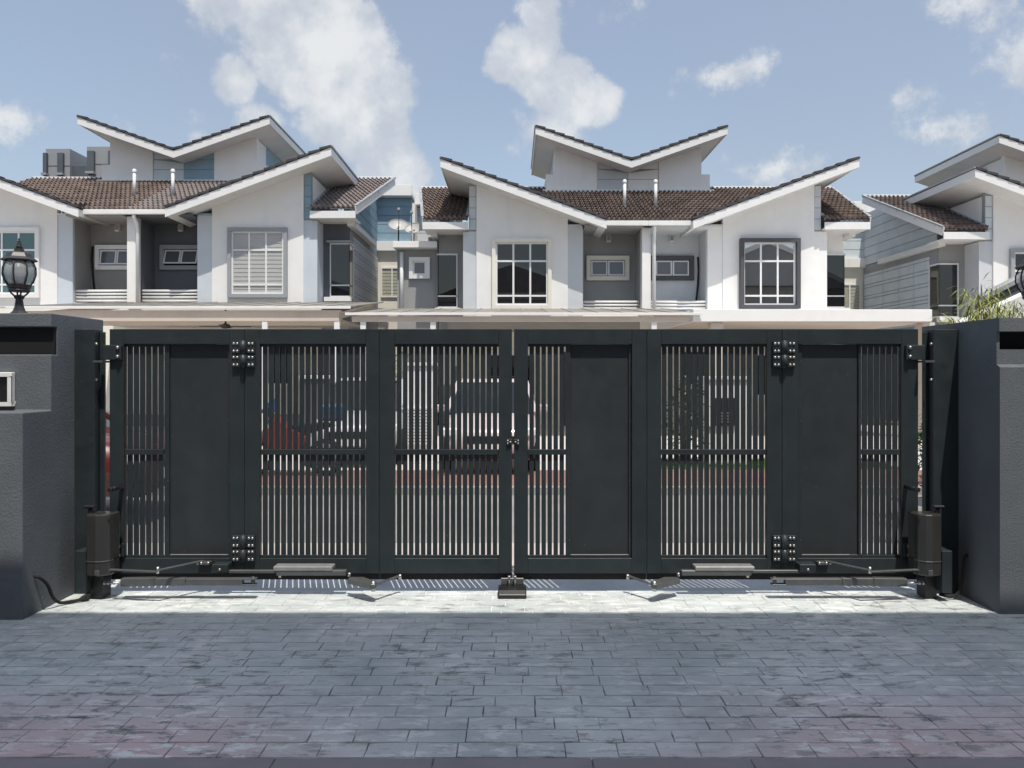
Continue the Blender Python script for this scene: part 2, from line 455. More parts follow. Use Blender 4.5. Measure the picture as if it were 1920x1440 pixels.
def joint_material():
    m = bpy.data.materials.new('joint_grout'); m.use_nodes = True
    nb = NB(m.node_tree); bs = m.node_tree.nodes['Principled BSDF']
    geo = nb.n('ShaderNodeNewGeometry'); pos = geo.outputs['Position']
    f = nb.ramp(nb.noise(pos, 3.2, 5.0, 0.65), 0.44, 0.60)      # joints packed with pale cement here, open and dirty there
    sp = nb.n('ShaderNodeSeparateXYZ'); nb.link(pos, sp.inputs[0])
    f = nb.m('MAXIMUM', f, nb.ramp(sp.outputs[1], 4.7, 5.15, 0.0, 1.0))  # joints paled toward the gate, painting in the glare of the sunlit strip
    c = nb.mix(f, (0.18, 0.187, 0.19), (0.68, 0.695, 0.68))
    nb.link(c, bs.inputs['Base Color']); bs.inputs['Roughness'].default_value = 0.9
    return m
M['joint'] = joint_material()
M['ptile'] = mat('porch_tile', (0.27, 0.25, 0.265), 0.55, 0.08, 2.5, 0.05, 100, dirt=0.2, dirtcol=(0.13, 0.125, 0.13))

# ================================================================== the ground
def sheet(name, m, x0, x1, y0, y1, z, label=None):
    o = MB().add([(x0, y0, z), (x1, y0, z), (x1, y1, z), (x0, y1, z)], [(0, 1, 2, 3)]).build(name, m)
    return tag(o, label, None, None, 'structure')

sheet('ground', M['soil'], -900, 900, -300, 2000, -0.16)
sheet('road', M['asphalt'], -60, 60, 7.3, 10.9, -0.11)
apron = B('driveway_apron', M['apron'], None, -4.6, 4.6, 6.06, 7.3, -0.15, -0.012); tag(apron, kind='structure')
pav = B('pavement', M['redpave'], None, -60, 60, 10.9, 12.7, -0.15, 0.0, 0.01); tag(pav, kind='structure')
kerb = B('kerb', M['concrete'], None, -60, 60, 10.78, 10.9, -0.15, 0.006, 0.01); tag(kerb, kind='structure')
porch_floor = B('porch_floor', M['porchf'], None, -60, 60, 12.7, 23.6, -0.15, 0.0); tag(porch_floor, kind='structure')
sideL = B('planting_bed', M['soil'], None, -60, -4.6, 6.0, 7.3, -0.15, -0.02); tag(sideL, kind='structure')
sideR = B('planting_bed', M['soil'], None, 4.6, 60, 6.0, 7.3, -0.15, -0.02); tag(sideR, kind='structure')
thr = B('threshold_strip', M['concrete'], None, -3.3, 3.3, 5.66, 6.05, -0.15, -0.006); tag(thr, kind='structure')
thr.data.materials[0] = mat('blue_grey_threshold', (0.55, 0.575, 0.59), 0.8, 0.12, 2.5, 0.2, 60, dirt=0.5, dirtcol=(0.2, 0.21, 0.22))

# stamped driveway: rows of brick shapes with recessed joints
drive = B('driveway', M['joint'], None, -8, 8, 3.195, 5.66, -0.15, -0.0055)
tag(drive, kind='structure')
BL, BW, GAP, GAPY = 0.218, 0.1235, 0.003, 0.0065
def brick_mb(mb, cx, cy, w, d, z, r, tilt=(0, 0)):
    """a low brick with rounded, uneven rim"""
    hx, hy = w / 2, d / 2
    rim = []
    pts = [(-hx, -hy), (0, -hy), (hx, -hy), (hx, 0), (hx, hy), (0, hy), (-hx, hy), (-hx, 0)]
    for (x, y) in pts:
        rim.append((cx + x + r.uniform(-.002, .002), cy + y + r.uniform(-.0024, .0024)))
    vs = [(x, y, z - 0.012) for x, y in rim]
    vs += [(cx + (x - cx) * 0.984, cy + (y - cy) * 0.968, z + (x - cx) * tilt[0] + (y - cy) * tilt[1]) for x, y in rim]
    fs = [(i, (i + 1) % 8, (i + 1) % 8 + 8, i + 8) for i in range(8)] + [tuple(range(8, 16))]
    return mb.add(vs, fs)
rr = random.Random(3)
vari = []
for k in range(16):
    mb = brick_mb(MB(), 0, 0, BL - GAP, BW - GAPY, 0, rr, (rr.uniform(-.008, .008), rr.uniform(-.012, .012)))
    vari.append(mb.mesh('brick', M['brick']))
slots = []
y0 = 3.20
while y0 < 5.64:
    bw = min(BW * rr.uniform(.93, 1.07), 5.655 - y0)
    y = y0 + bw / 2
    lim = y * 0.668 + 0.25
    x = -lim - rr.uniform(.05, .25)
    while x < lim + .1:
        bl = BL * rr.choice((.80, .92, 1.0, 1.0, 1.06, 1.14)) * rr.uniform(.97, 1.03)
        slots.append((y, x + bl / 2, bl, bw)); x += bl
    y0 += bw
    if 5.655 - y0 < .05: break
rest = MB()
nb_ = 0
for (y, x, bl, bw) in slots:
    if nb_ < 300:
        o = inst('brick', rr.choice(vari), drive, (x, y, rr.uniform(-.0014, .0014)))
        o.rotation_euler = (0, 0, rr.choice((0, math.pi)) + rr.uniform(-.007, .007))
        o.scale = ((bl - GAP) / (BL - GAP), (bw - GAPY) / (BW - GAPY), 1)
        nb_ += 1
    else:
        brick_mb(rest, x, y, bl - GAP, bw - GAPY, rr.uniform(-.0014, .0014), rr)
# the rest of the driveway out of view to both sides
ro = rest.build('brick_field', M['brick'], drive, fix=False); tag(ro, kind='stuff')
# porch tiles under the photographer
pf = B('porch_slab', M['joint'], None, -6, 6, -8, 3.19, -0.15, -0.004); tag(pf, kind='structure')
for i in range(-6, 7):
    for j in range(2):
        x0 = -0.325 + i * 0.655
        B('floor_tile', M['ptile'], pf, x0 + .003, x0 + .652, 3.187 - .655 * (j + 1) + .003, 3.187 - .655 * j, -0.02, 0.004, 0.003)

# ================================================================== gate pillars
pl = thing('gate_pillar', (-4.0, 5.5, 0), 'charcoal stucco gate pillar with a lantern on its stepped top, left of the gate', 'pillar')
LX = -3.175
MB().prism([(4.98, -.1), (4.98, 1.345), (5.29, 1.345), (5.29, 1.73), (5.36, 1.73), (5.36, 1.92), (5.29, 1.92), (5.29, 2.015), (5.97, 2.015), (5.97, -.1)], -6.0, LX, 'x').build('body', M['pillar'], pl, 0.007, 2)
B('recess_sheet', M['pillar_in'], pl, -6.0, LX - .004, 5.335, 5.358, 1.735, 1.915)  # near-black sheet set across the back of the slot
# little framed viewing window on the pillar
w = MB()
p0 = at(-60, 698, 5.285); p1 = at(28, 762, 5.285)
wx0, wx1, wz0, wz1 = p0.x, p1.x, p1.z, p0.z
fr = MB()
for (a, c, d, e) in ((wx0, wx1, wz1 - .03, wz1), (wx0, wx1, wz0, wz0 + .03), (wx1 - .03, wx1, wz0 + .03, wz1 - .03), (wx0, wx0 + .03, wz0 + .03, wz1 - .03)):
    fr.box(a, c, 5.245, 5.288, d, e)
wf = fr.build('window_frame', M['trim'], pl, 0.004)
B('pane', M['glass'], wf, wx0 + .03, wx1 - .03, 5.268, 5.28, wz0 + .03, wz1 - .03)

pr = thing('gate_pillar', (4.0, 5.5, 0), 'dark navy charcoal gate pillar with shaded inner face, right of the gate', 'pillar')
RX = 3.24
prof_plain = [(5.10, -.1), (5.10, 1.64), (5.135, 1.66), (5.135, 1.88), (5.105, 1.88), (5.105, 1.968), (6.07, 1.968), (6.07, -.1)]
prof_cut = [(5.10, -.1), (5.10, 1.64), (5.135, 1.66), (5.135, 1.76), (5.26, 1.76), (5.26, 1.88), (5.105, 1.88), (5.105, 1.968), (6.07, 1.968), (6.07, -.1)]
MB().prism(prof_plain, RX, RX + .02, 'x').build('corner_return', M['pillar'], pr)
MB().prism(prof_cut, RX + .02, 6.2, 'x').build('body', M['pillar'], pr)
B('recess_sheet', M['pillar_in'], pr, RX + .022, 6.2, 5.24, 5.258, 1.762, 1.878)

# boundary walls running on from the pillars beside the driveway, out of the frame
for s, yy in ((-1, 4.98), (1, 5.10)):
    o = B('boundary_wall', M['pillar'], None, s * 6.0 if s < 0 else 6.2, s * 30, yy + .3, yy + .5, -.1, 1.9)
    tag(o, 'charcoal boundary wall running on from the %s gate pillar' % ('left' if s < 0 else 'right'), 'wall')

# ------------------------------------------------------------------ pillar lanterns
def lantern(cx, cy, z0, label):
    t = thing('pillar_lantern', (cx, cy, z0), label, 'lamp', 'lanterns on the gate pillars')
    c = (cx, cy, z0)
    MB().lathe([(0, 0), (.058, 0), (.058, .012), (.04, .03), (.03, .06), (.026, .09), (.022, .12), (.03, .13), (.03, .14), (0, .145)], c, 8, False).build('base', M['lamp'], t)
    pc = MB()
    for k in range(4):
        a = R(45 + 90 * k)
        d = Vector((math.cos(a), math.sin(a), 0))
        pc.path([Vector(c) + d * r + Vector((0, 0, z)) for r, z in ((.022, .115), (.03, .135), (.05, .155), (.062, .172))], .006, 6)
    pc.build('scroll_bracket', M['lamp'], t)
    MB().lathe([(.0, .165), (.066, .165), (.07, .175), (.066, .185), (.072, .19), (.078, .215), (.072, .218), (0, .2)], c, 16, False).build('cup', M['lamp'], t)
    for k in range(8):
        a = 2 * math.pi * (k + .3) / 8
        d = Vector((math.cos(a), math.sin(a), 0))
        MB().path([Vector(c) + d * r + Vector((0, 0, z)) for r, z in ((.072, .21), (.094, .245), (.108, .29), (.106, .335), (.092, .372), (.08, .385))], .0055, 6).build('rib', M['lamp'], t)
    MB().lathe([(.066, .215), (.088, .25), (.099, .29), (.097, .335), (.083, .372), (.072, .385)], c, 24).build('glass_globe', M['lamp_glass'], t)
    MB().lathe([(0, .215), (.02, .22), (.022, .25), (.036, .275), (.042, .30), (.036, .328), (.018, .342), (0, .345)], c, 14).build('bulb', M['bulb'], t)
    MB().lathe([(0, .375), (.088, .378), (.112, .385), (.116, .392), (.09, .412), (.07, .44), (.04, .455), (0, .456)], c, 6, False).build('roof_cap', M['lamp'], t, 0.002)
    MB().lathe([(.03, .452), (.033, .465), (.02, .48), (.026, .484), (.014, .492), (.018, .502), (.009, .512), (.013, .522), (.006, .53), (.009, .54), (0, .552)], c, 10).build('finial', M['lamp'], t)
lantern(-3.51, 5.47, 2.015, 'black lantern with ribbed glass globe on the left gate pillar')
lantern(3.715, 5.47, 1.968, 'black lantern cut off by the right edge, on the right gate pillar')

# ================================================================== the folding gate
GY = 5.6
S = GY / 1440.0
def gx(px): return (px - 960) * S
def gz(py): return EYE + (700 - py) * S
bolt_me = MB().lathe([(.0105, 0), (.0105, -.003), (.0095, -.007), (.006, -.010), (0, -.0112)], (0, 0, 0), 10, True, 'y').mesh('bolt', M['steel'])
rivet_me = MB().lathe([(.004, 0), (.0035, -.002), (0, -.003)], (0, 0, 0), 8, True, 'y').mesh('rivet', M['arm'])
GZ0, GZ1 = gz(1075), gz(617)
ZI0, ZI1 = gz(1047), gz(645)          # inside of the frame
slat_cache = {}
def slat_mesh(w):
    k = round(w, 4)
    if k not in slat_cache:
        slat_cache[k] = MB().box(-w / 2, w / 2, 0, .016, 0, ZI1 - ZI0).mesh('slat', M['gate'])
    return slat_cache[k]

def gate_leaf(x0, x1, fields, label, foot_strip=True):
    """fields: list of (kind, px0, px1) inside the leaf"""
    a, c = gx(x0) + .0012, gx(x1) - .0012
    t = thing('gate_leaf', ((a + c) / 2, GY, 0), label, 'gate', 'six hinged leaves of the folding gate')
    fx0 = gx(fields[0][1]); fx1 = gx(fields[-1][2])
    B('stile', M['gate'], t, a, fx0, GY, GY + .05, GZ0, GZ1, .0018)
    B('stile', M['gate'], t, fx1, c, GY, GY + .05, GZ0, GZ1, .0018)
    B('top_rail', M['gate'], t, fx0 + .0005, fx1 - .0005, GY, GY + .05, ZI1, GZ1, .0018)
    B('bottom_rail', M['gate'], t, fx0 + .0005, fx1 - .0005, GY, GY + .05, GZ0, ZI0, .0018)
    if foot_strip: B('dark_bottom_strip', M['rubber'], t, a, c, GY + .022, GY + .03, gz(1088), GZ0 - .001)  # dark strip below the leaf
    for (kind, p0, p1) in fields:
        u0, u1 = gx(p0), gx(p1)
        if kind == 'slats':
            n = max(1, round((p1 - p0) / 11.45))
            pitch = (u1 - u0 - .0115) / n
            w = pitch - .0115
            for i in range(n):
                inst('slat', slat_mesh(w), t, (u0 + .0115 + pitch * i + w / 2, GY + .031, ZI0))
            B('mid_rail', M['gate'], t, u0 + .0005, u1 - .0005, GY + .011, GY + .03, gz(853), gz(843), .0012)
            B('bead', M['gate'], t, u0 + .0005, u1 - .0005, GY + .02, GY + .03, ZI0, gz(1042), .001)
            B('bead', M['gate'], t, u0 + .0005, u1 - .0005, GY + .024, GY + .03, gz(650), ZI1 - .0005, .001)
        else:
            f = .036
            B('solid_panel', M['gate2'], t, u0 + f, u1 - f * .55, GY + .043, GY + .047, ZI0 + .02, ZI1 - .0006)
            B('panel_bead', M['gate'], t, u0 + .0005, u0 + f, GY + .026, GY + .046, ZI0 + .0006, ZI1 - .0006, .001)
            B('panel_bead', M['gate'], t, u1 - f * .55, u1 - .0005, GY + .026, GY + .046, ZI0 + .0006, ZI1 - .0006, .001)
            B('panel_bead', M['gate'], t, u0 + f, u1 - f * .55, GY + .024, GY + .045, ZI0 + .0006, ZI0 + .018, .001)
            for xx in (u0 + f * .75, u1 - f * .3):
                for py in (678, 790, 902, 1014):
                    inst('rivet', rivet_me, t, (xx, GY + .026, gz(py)))
    return t
leaves = {}
leaves['A'] = gate_leaf(205, 458, [('slats', 232, 305), ('panel', 305, 430)], 'leftmost gate leaf, narrow slats beside a solid panel, next to the left pillar')
leaves['B'] = gate_leaf(458, 711, [('slats', 487, 686)], 'fully slatted gate leaf, second from the left')
leaves['C'] = gate_leaf(711, 960.3, [('slats', 740, 935)], 'fully slatted gate leaf just left of the centre lock')
leaves['D'] = gate_leaf(963.5, 1213, [('slats', 990, 1061), ('panel', 1061, 1185)], 'gate leaf with solid panel just right of the centre lock')
leaves['E'] = gate_leaf(1213, 1466.5, [('slats', 1240, 1438)], 'fully slatted gate leaf, second from the right')
leaves['F'] = gate_leaf(1466.5, 1722, [('panel', 1497, 1618), ('slats', 1618, 1690)], 'rightmost gate leaf, solid panel beside narrow slats, next to the right pillar')

def hinge(leaf, cx, ztop):
    """heavy double butt hinge with sixteen bolts on the face of the gate"""
    h = MB().tube((cx, GY - .026, ztop - .195), (cx, GY - .026, ztop + .006), .0145, n=12).build('hinge', M['gate'], leaf)
    for k in range(2):
        z1 = ztop - k * .100; z0 = z1 - .090
        for e in (-1, 1):
            B('hinge_plate', M['gate'], h, cx + e * .024, cx + e * .082, GY - .024, GY - .001, z0, z1, .0015)
        MB().tube((cx, GY - .026, z1 - .093), (cx, GY - .026, z1 + .001), .0235, n=16).build('knuckle', M['gate'], h)
    for k in range(2):
        for dx in (-.068, -.042, .042, .068):
            for dz in (-.018, -.072):
                inst('bolt', bolt_me, h, (cx + dx, GY - .024, ztop - k * .1 + dz))
for cxp, lf in ((458, 'A'), (1468.5, 'F')):
    hinge(leaves[lf], gx(cxp), gz(640)); hinge(leaves[lf], gx(cxp), gz(1003))

def on(px, py, D): return at(px, py, D)

def side_hardware(s):
    """s = 1 left gate wing, -1 right: everything bolted near the pillar; photo pixels mirror about 963.5"""
    side = 'left' if s > 0 else 'right'
    lf = leaves['A' if s > 0 else 'F']
    def mx(px): return px if s > 0 else 1927 - px
    def P(px, py, D): return at(mx(px), py, D)
    # --- steel post on the pillar
    face = LX if s > 0 else RX
    t = thing('gate_post', (face + s * .03, 5.58, 0), 'dark steel hinge post fixed to the inner face of the %s pillar' % side, 'post', 'gate hinge posts')
    x1 = P(184, 0, 5.62).x
    B('post_tube', M['gate'], t, face + s * .002, x1, 5.57, 5.69, -.01, gz(618), .003)
    B('post_flange', M['gate'], t, x1 + s * .001, P(196, 0, 5.64).x, 5.64, 5.66, 0.0, gz(622), .002)
    for py in (645, 712):
        inst('bolt', bolt_me, t, P(181, py, 5.569))
    B('bearing_plate', M['arm'], t, P(185, 0, 5.58).x, P(203, 0, 5.58).x, 5.50, 5.6, gz(680), gz(676.5), .001)
    # --- pivot brackets on the outer leaf
    br = B('pivot_bracket', M['gate'], lf, P(192, 0, 5.57).x, P(227, 0, 5.57).x, GY - .03, GY - .001, gz(675), gz(647), .004)
    for py in (652, 669):
        inst('bolt', bolt_me, br, (P(221, 0, 5.57).x, GY - .03, gz(py)), None, (1.35, 1.6, 1.35))
    br = B('pivot_bracket', M['gate'], lf, P(211, 0, 5.57).x, P(231, 0, 5.57).x, GY - .022, GY - .001, gz(1043), gz(1018), .004)
    for py in (1023, 1039):
        inst('bolt', bolt_me, br, (P(222, 0, 5.57).x, GY - .022, gz(py)), None, (1.35, 1.6, 1.35))
    # --- round pull handle standing out of the outer leaf
    h = (P(229, 0, GY).x, GY, gz(912))
    hm = MB().tube(h, (h[0], GY - .155, h[2]), .0155, n=14).tube((h[0], GY - .15, h[2]), (h[0], GY - .175, h[2]), .019, .017, n=14)
    hm.build('pull_handle', M['black'], lf)
    # --- swing motor
    mo = thing('gate_motor', (P(187, 0, 5.42).x, 5.42, .2), 'dark plastic gate opener motor beside the %s pillar' % side, 'gate motor', 'gate opener motors')
    xa, xb = P(163, 0, 5.40).x, P(209, 0, 5.40).x
    za, zb = gz(1068) + .012, gz(957) + .012
    xm = P(196, 0, 5.40).x
    prof = [(xa, 5.46), (xa, 5.40), (xa + s * .01, 5.37), (xm - s * .04, 5.355), (xm, 5.362), (xb - s * .012, 5.39), (xb, 5.43), (xb, 5.52), (xa, 5.52)]
    body = MB().prism(prof, za, zb, 'z').build('motor_housing', M['motor'], mo, .012, 3)
    MB().prism([(x, yy - (.004 if yy < 5.5 else 0)) for x, yy in prof], za + .10, za + .106, 'z').build('seam', M['arm'], body, .001)
    B('foot_cap', M['arm'], body, xm - s * .045, xm - s * .012, 5.353, 5.358, za + .01, za + .045, .002)
    for k in range(4):
        B('vent_slit', M['black'], body, xb - s * .0105, xb - s * .028, 5.384 + .004 * k, 5.40 + .004 * k, zb - .045 - .016 * k, zb - .038 - .016 * k)
    lv = P(171, 960, 5.45)
    MB().path([lv + Vector((0, 0, -.02)), lv, lv + Vector((-s * .012, 0, .035))], [.02, .017, .012], 10).build('release_post', M['black'], mo)
    B('release_lever', M['black'], mo, lv.x - s * .045, lv.x + s * .035, 5.42, 5.47, lv.z + .03, lv.z + .05, .006)
    # base bracket
    B('mounting_plate', M['gate'], mo, P(141, 0, 5.36).x, P(160, 0, 5.36).x, 5.36, 5.56, at(0, 1112, 5.36).z, at(0, 1033, 5.36).z, .004)
    B('mounting_foot', M['black'], mo, P(170, 0, 5.44).x, P(192, 0, 5.44).x, 5.44, 5.56, .0, za - .002, .004)
    # two-bar lever from the motor to the leaf
    e0, e1, e2 = P(206, 1068, 5.36), P(296, 1072, 5.32), P(381, 1051, 5.565)
    arm = MB().beam(e0, e1, .028, .010).build('lever_arm', M['arm'], mo, .002)
    MB().beam(e1 + Vector((0, 0, .011)), e2, .024, .009).build('lever_arm', M['arm'], mo, .002)
    MB().tube(e1 - Vector((0, 0, .012)), e1 + Vector((0, 0, .034)), .011, n=12).build('elbow_pin', M['steel'], mo)
    fb = MB().box(min(P(372, 0, 5.58).x, P(396, 0, 5.58).x), max(P(372, 0, 5.58).x, P(396, 0, 5.58).x), 5.545, 5.599, gz(1056), gz(1051)).build('leaf_bracket', M['arm'], lf, .002)
    for px in (374, 381, 394):
        q = P(px, 1051, 5.575)
        inst('bolt', bolt_me, fb, (q.x, 5.548, gz(1052)), None, (1.1, 1.6, 1.1))
    # --- folding linkage along the foot of the gate
    lk = thing('folding_linkage', (P(470, 0, 5.5).x, 5.5, 0), 'grey folding arm linkage along the foot of the %s half of the gate' % side, 'gate linkage', 'folding linkages at the foot of the gate')
    def seg(name, a, c_, w, hh, m, bev=.003):
        return MB().beam(a, c_, w, hh).build(name, m, lk, bev)
    seg('lower_bar', P(229, 1091, 5.44), P(291, 1090, 5.44), .05, .056, M['arm'])
    seg('lower_bar', P(291.4, 1090, 5.44), P(350, 1090, 5.44), .046, .052, M['arm'])
    seg('lower_bar', P(350.5, 1090, 5.44), P(456, 1090, 5.44), .050, .048, M['arm'])
    fk = MB()
    q = P(468, 1090, 5.44)
    fk.box(q.x - .05, q.x + .05, 5.415, 5.465, q.z + .016, q.z + .024); fk.box(q.x - .05, q.x + .05, 5.415, 5.465, q.z - .024, q.z - .016)
    fk.tube((q.x + s * .025, 5.44, q.z - .03), (q.x + s * .025, 5.44, q.z + .032), .014, n=12)
    fk.build('fork_end', M['arm'], lk, .002)
    MB().tube(P(196, 1093, 5.44), P(229, 1093, 5.44), .0075, n=10).build('adjuster_rod', M['steel'], lk)
    for px in (196, 203, 214): MB().tube(P(px, 1093, 5.44) - Vector((.006, 0, 0)), P(px, 1093, 5.44) + Vector((.006, 0, 0)), .014, n=6).build('adjuster_nut', M['steel'], lk)
    seg('upper_rod', P(430, 1071, 5.54), P(520, 1071, 5.54), .03, .02, M['arm'])
    bxk = B('link_block', M['gate'], lk, P(401, 0, 5.54).x, P(431, 0, 5.54).x, 5.5, 5.595, at(0, 1070, 5.54).z, at(0, 1056, 5.54).z, .003)
    inst('bolt', bolt_me, bxk, P(412, 1068, 5.499), None, (1, 1, 1))
    seg('upper_bar', P(520, 1073, 5.53), P(650, 1073, 5.53), .05, .036, M['arm'])
    B('cover_strip', M['arm_lt'], lk, P(516, 0, 5.55).x, P(626, 0, 5.55).x, 5.50, 5.598, at(0, 1068, 5.54).z, at(0, 1060, 5.54).z, .004)
    for px, py in ((525, 1079), (655, 1077)):
        MB().tube(P(px, py, 5.52) - Vector((0, .0, .014)), P(px, py, 5.52) + Vector((0, 0, .012)), .011, n=12).build('pivot_pin', M['steel'], lk)
    ln = MB()
    a0, a1 = P(654, 1082, 5.50), P(700, 1087, 5.36)
    ln.prism([(a0.x, 5.53), (a0.x - s * .002, 5.47), (a1.x - s * .01, 5.33), (a1.x + s * .016, 5.335), (a1.x + s * .02, 5.40), (a0.x + s * .10, 5.53)], .10, .135, 'z')
    ln.build('knee_plate', M['arm'], lk, .003)
    MB().tube((a1.x, 5.36, .08), (a1.x, 5.36, .15), .014, n=12).build('pivot_pin', M['steel'], lk)
    seg('tie_rod', Vector((a1.x, 5.365, .118)), P(748, 1080, 5.56), .026, .010, M['arm'], .002)
    MB().tube(P(750, 1086, 5.56), P(750, 1077, 5.56), .012, n=12).build('pivot_pin', M['steel'], lk)
    # --- cable from the pillar
    fx = face + s * .004
    cb = [Vector((fx, 5.10, .25)), Vector((fx + s * .03, 5.11, .24)), Vector((fx + s * .05, 5.16, .18)), Vector((fx + s * .05, 5.22, .08)), Vector((fx + s * .06, 5.28, .025)),
          Vector((fx + s * .10, 5.33, .015)), Vector((fx + s * .2, 5.40, .02))] if s > 0 else \
         [Vector((fx, 5.46, .30)), Vector((fx - .02, 5.45, .31)), Vector((fx - .045, 5.43, .25)), Vector((fx - .06, 5.42, .15)), Vector((fx - .08, 5.42, .06)), Vector((fx - .13, 5.43, .02)), Vector((fx - .2, 5.46, .03))]
    pts = []
    for i in range(len(cb) - 1):
        for k in range(4):
            u = k / 4.0
            p_, q_, r_, w_ = cb[max(i - 1, 0)], cb[i], cb[i + 1], cb[min(i + 2, len(cb) - 1)]
            pts.append(0.5 * ((2 * q_) + (-p_ + r_) * u + (2 * p_ - 5 * q_ + 4 * r_ - w_) * u * u + (-p_ + 3 * q_ - 3 * r_ + w_) * u ** 3))
    pts.append(cb[-1])
    o = MB().path(pts, .011, 8).build('power_cable', M['rubber'])
    tag(o, 'black power cable curving from the %s pillar to the motor foot' % side, 'cable')
side_hardware(1)
side_hardware(-1)

# centre lock plates and floor stop
lp = B('lock_plate', M['gate'], leaves['C'], gx(950), gx(960), GY - .014, GY - .001, gz(834), gz(823), .002)
for dx, py in ((952, 826), (952, 831), (957, 828.5)):
    inst('bolt', bolt_me, lp, (gx(dx), GY - .014, gz(py)), None, (.7, .8, .7))
lp = B('lock_plate', M['gate'], leaves['D'], gx(963.6), gx(973.5), GY - .014, GY - .001, gz(834), gz(823), .002)
for dx, py in ((971.5, 826), (971.5, 831), (966.5, 828.5)):
    inst('bolt', bolt_me, lp, (gx(dx), GY - .014, gz(py)), None, (.7, .8, .7))
fs_ = thing('floor_stop', (0, 5.5, 0), 'black floor stop with two bolts under the meeting point of the gate', 'gate stop')
MB().prism([(5.44, 0), (5.435, .03), (5.47, .055), (5.53, .062), (5.60, .062), (5.60, 0)], -.1, .103, 'x').build('stop_block', M['black'], fs_, .008, 2)
B('back_plate', M['arm'], fs_, -.08, .085, 5.585, 5.605, .062, .11, .003)
for dx in (-.02, .022):
    MB().tube((dx, 5.56, .05), (dx, 5.56, .12), .007, n=8).tube((dx, 5.56, .118), (dx, 5.56, .135), .013, n=6).build('stop_bolt', M['steel'], fs_)

# ================================================================== the houses across the road
SL = 0.46                              # pitch of the main roof
def main_z(D): return 6.2 + SL * (D - 23.1)

def tile_field(mb, x0, x1, D0, D1, zfun, keep, per=.152, row=.31, amp=.042):
    """corrugated concrete tiles lying on a plane that rises with D; rows overlap with a lip"""
    n = int(round((x1 - x0) / per)); ss = 6
    D = D0
    rowi = 0
    while D < D1 - .02:
        De = min(D + row, D1)
        run = []
        for i in range(n * ss + 1):
            x = x0 + (x1 - x0) * i / (n * ss)
            run.append(x)
        i = 0
        while i < len(run) - 1:
            if not keep((run[i] + run[i + 1]) / 2, (D + De) / 2): i += 1; continue
            j = i
            while j < len(run) - 1 and keep((run[j] + run[j + 1]) / 2, (D + De) / 2): j += 1
            vs = []; fs = []
            for k in range(i, j + 1):
                x = run[k]; ph = 2 * math.pi * (x - x0) / per
                w = amp * (math.sin(ph) + .25 * math.sin(2 * ph))
                vs.append((x, D + .045, zfun(D) + w - .03)); vs.append((x, D, zfun(D) + w + .055)); vs.append((x, De, zfun(De) + w + .004))
            m = j - i + 1
            for k in range(m - 1):
                q = 3 * k
                fs.append((q, q + 3, q + 4, q + 1)); fs.append((q + 1, q + 4, q + 5, q + 2))
            mb.add(vs, fs, False)
            i = j
        D = De; rowi += 1

def window(parent, name, cx, D, zc, w, h, surround, ncol, rows, pane_m, frame=.05, sw=.11, sd_=.07, inset=.05, blind=None):
    """surround box + frame with bars + separate panes. rows: heights fractions from the top"""
    x0, x1, z0, z1 = cx - w / 2, cx + w / 2, zc - h / 2, zc + h / 2
    f = MB()
    f.box(x0, x1, D - .02, D + .04, z1 - frame, z1); f.box(x0, x1, D - .02, D + .04, z0, z0 + frame)
    zs = []; zt = z1 - frame; tot = h - 2 * frame - frame * (len(rows) - 1)
    cells = []
    for i, r_ in enumerate(rows):
        zb = zt - tot * r_ / sum(rows); cells.append((zb, zt)); zt = zb - frame
        if i < len(rows) - 1: f.box(x0, x1, D - .02, D + .04, zt, zb)
    cw = (w - frame * (ncol + 1)) / ncol
    for i in range(ncol + 1):
        xa = x0 + i * (cw + frame)
        for (zb, zt_) in cells: f.box(xa, xa + frame, D - .018, D + .038, zb, zt_)
    wo = f.build(name, M['trim'], parent)
    for i in range(ncol):
        xa = x0 + frame + i * (cw + frame)
        for (zb, zt_) in cells:
            B('pane', pane_m, wo, xa - .004, xa + cw + .004, D - .006, D - .001, zb - .004, zt_ + .004)
    if surround is not None:
        s_ = MB()
        s_.box(x0 - sw, x1 + sw, D - sd_ - .02, D + .06, z1, z1 + sw); s_.box(x0 - sw, x1 + sw, D - sd_ - .02, D + .06, z0 - sw, z0)
        s_.box(x0 - sw, x0, D - sd_ - .02, D + .06, z0, z1); s_.box(x1, x1 + sw, D - sd_ - .02, D + .06, z0, z1)
        s_.build('surround', surround, wo)
    if blind is not None:
        bl = MB(); z = z0 + .03
        while z < z1 - .06:
            bl.add([(x0, D + .004, z), (x1, D + .004, z), (x1, D + .010, z + .088), (x0, D + .010, z + .088)], [(0, 1, 2, 3)])
            z += .128
        o = bl.build('blind_slats', blind, wo); tag(o, kind='stuff')
        B('blind_backing', M['white'], wo, x0, x1, D + .014, D + .018, z0, z1)  # white sheet behind the blind slats
    return wo

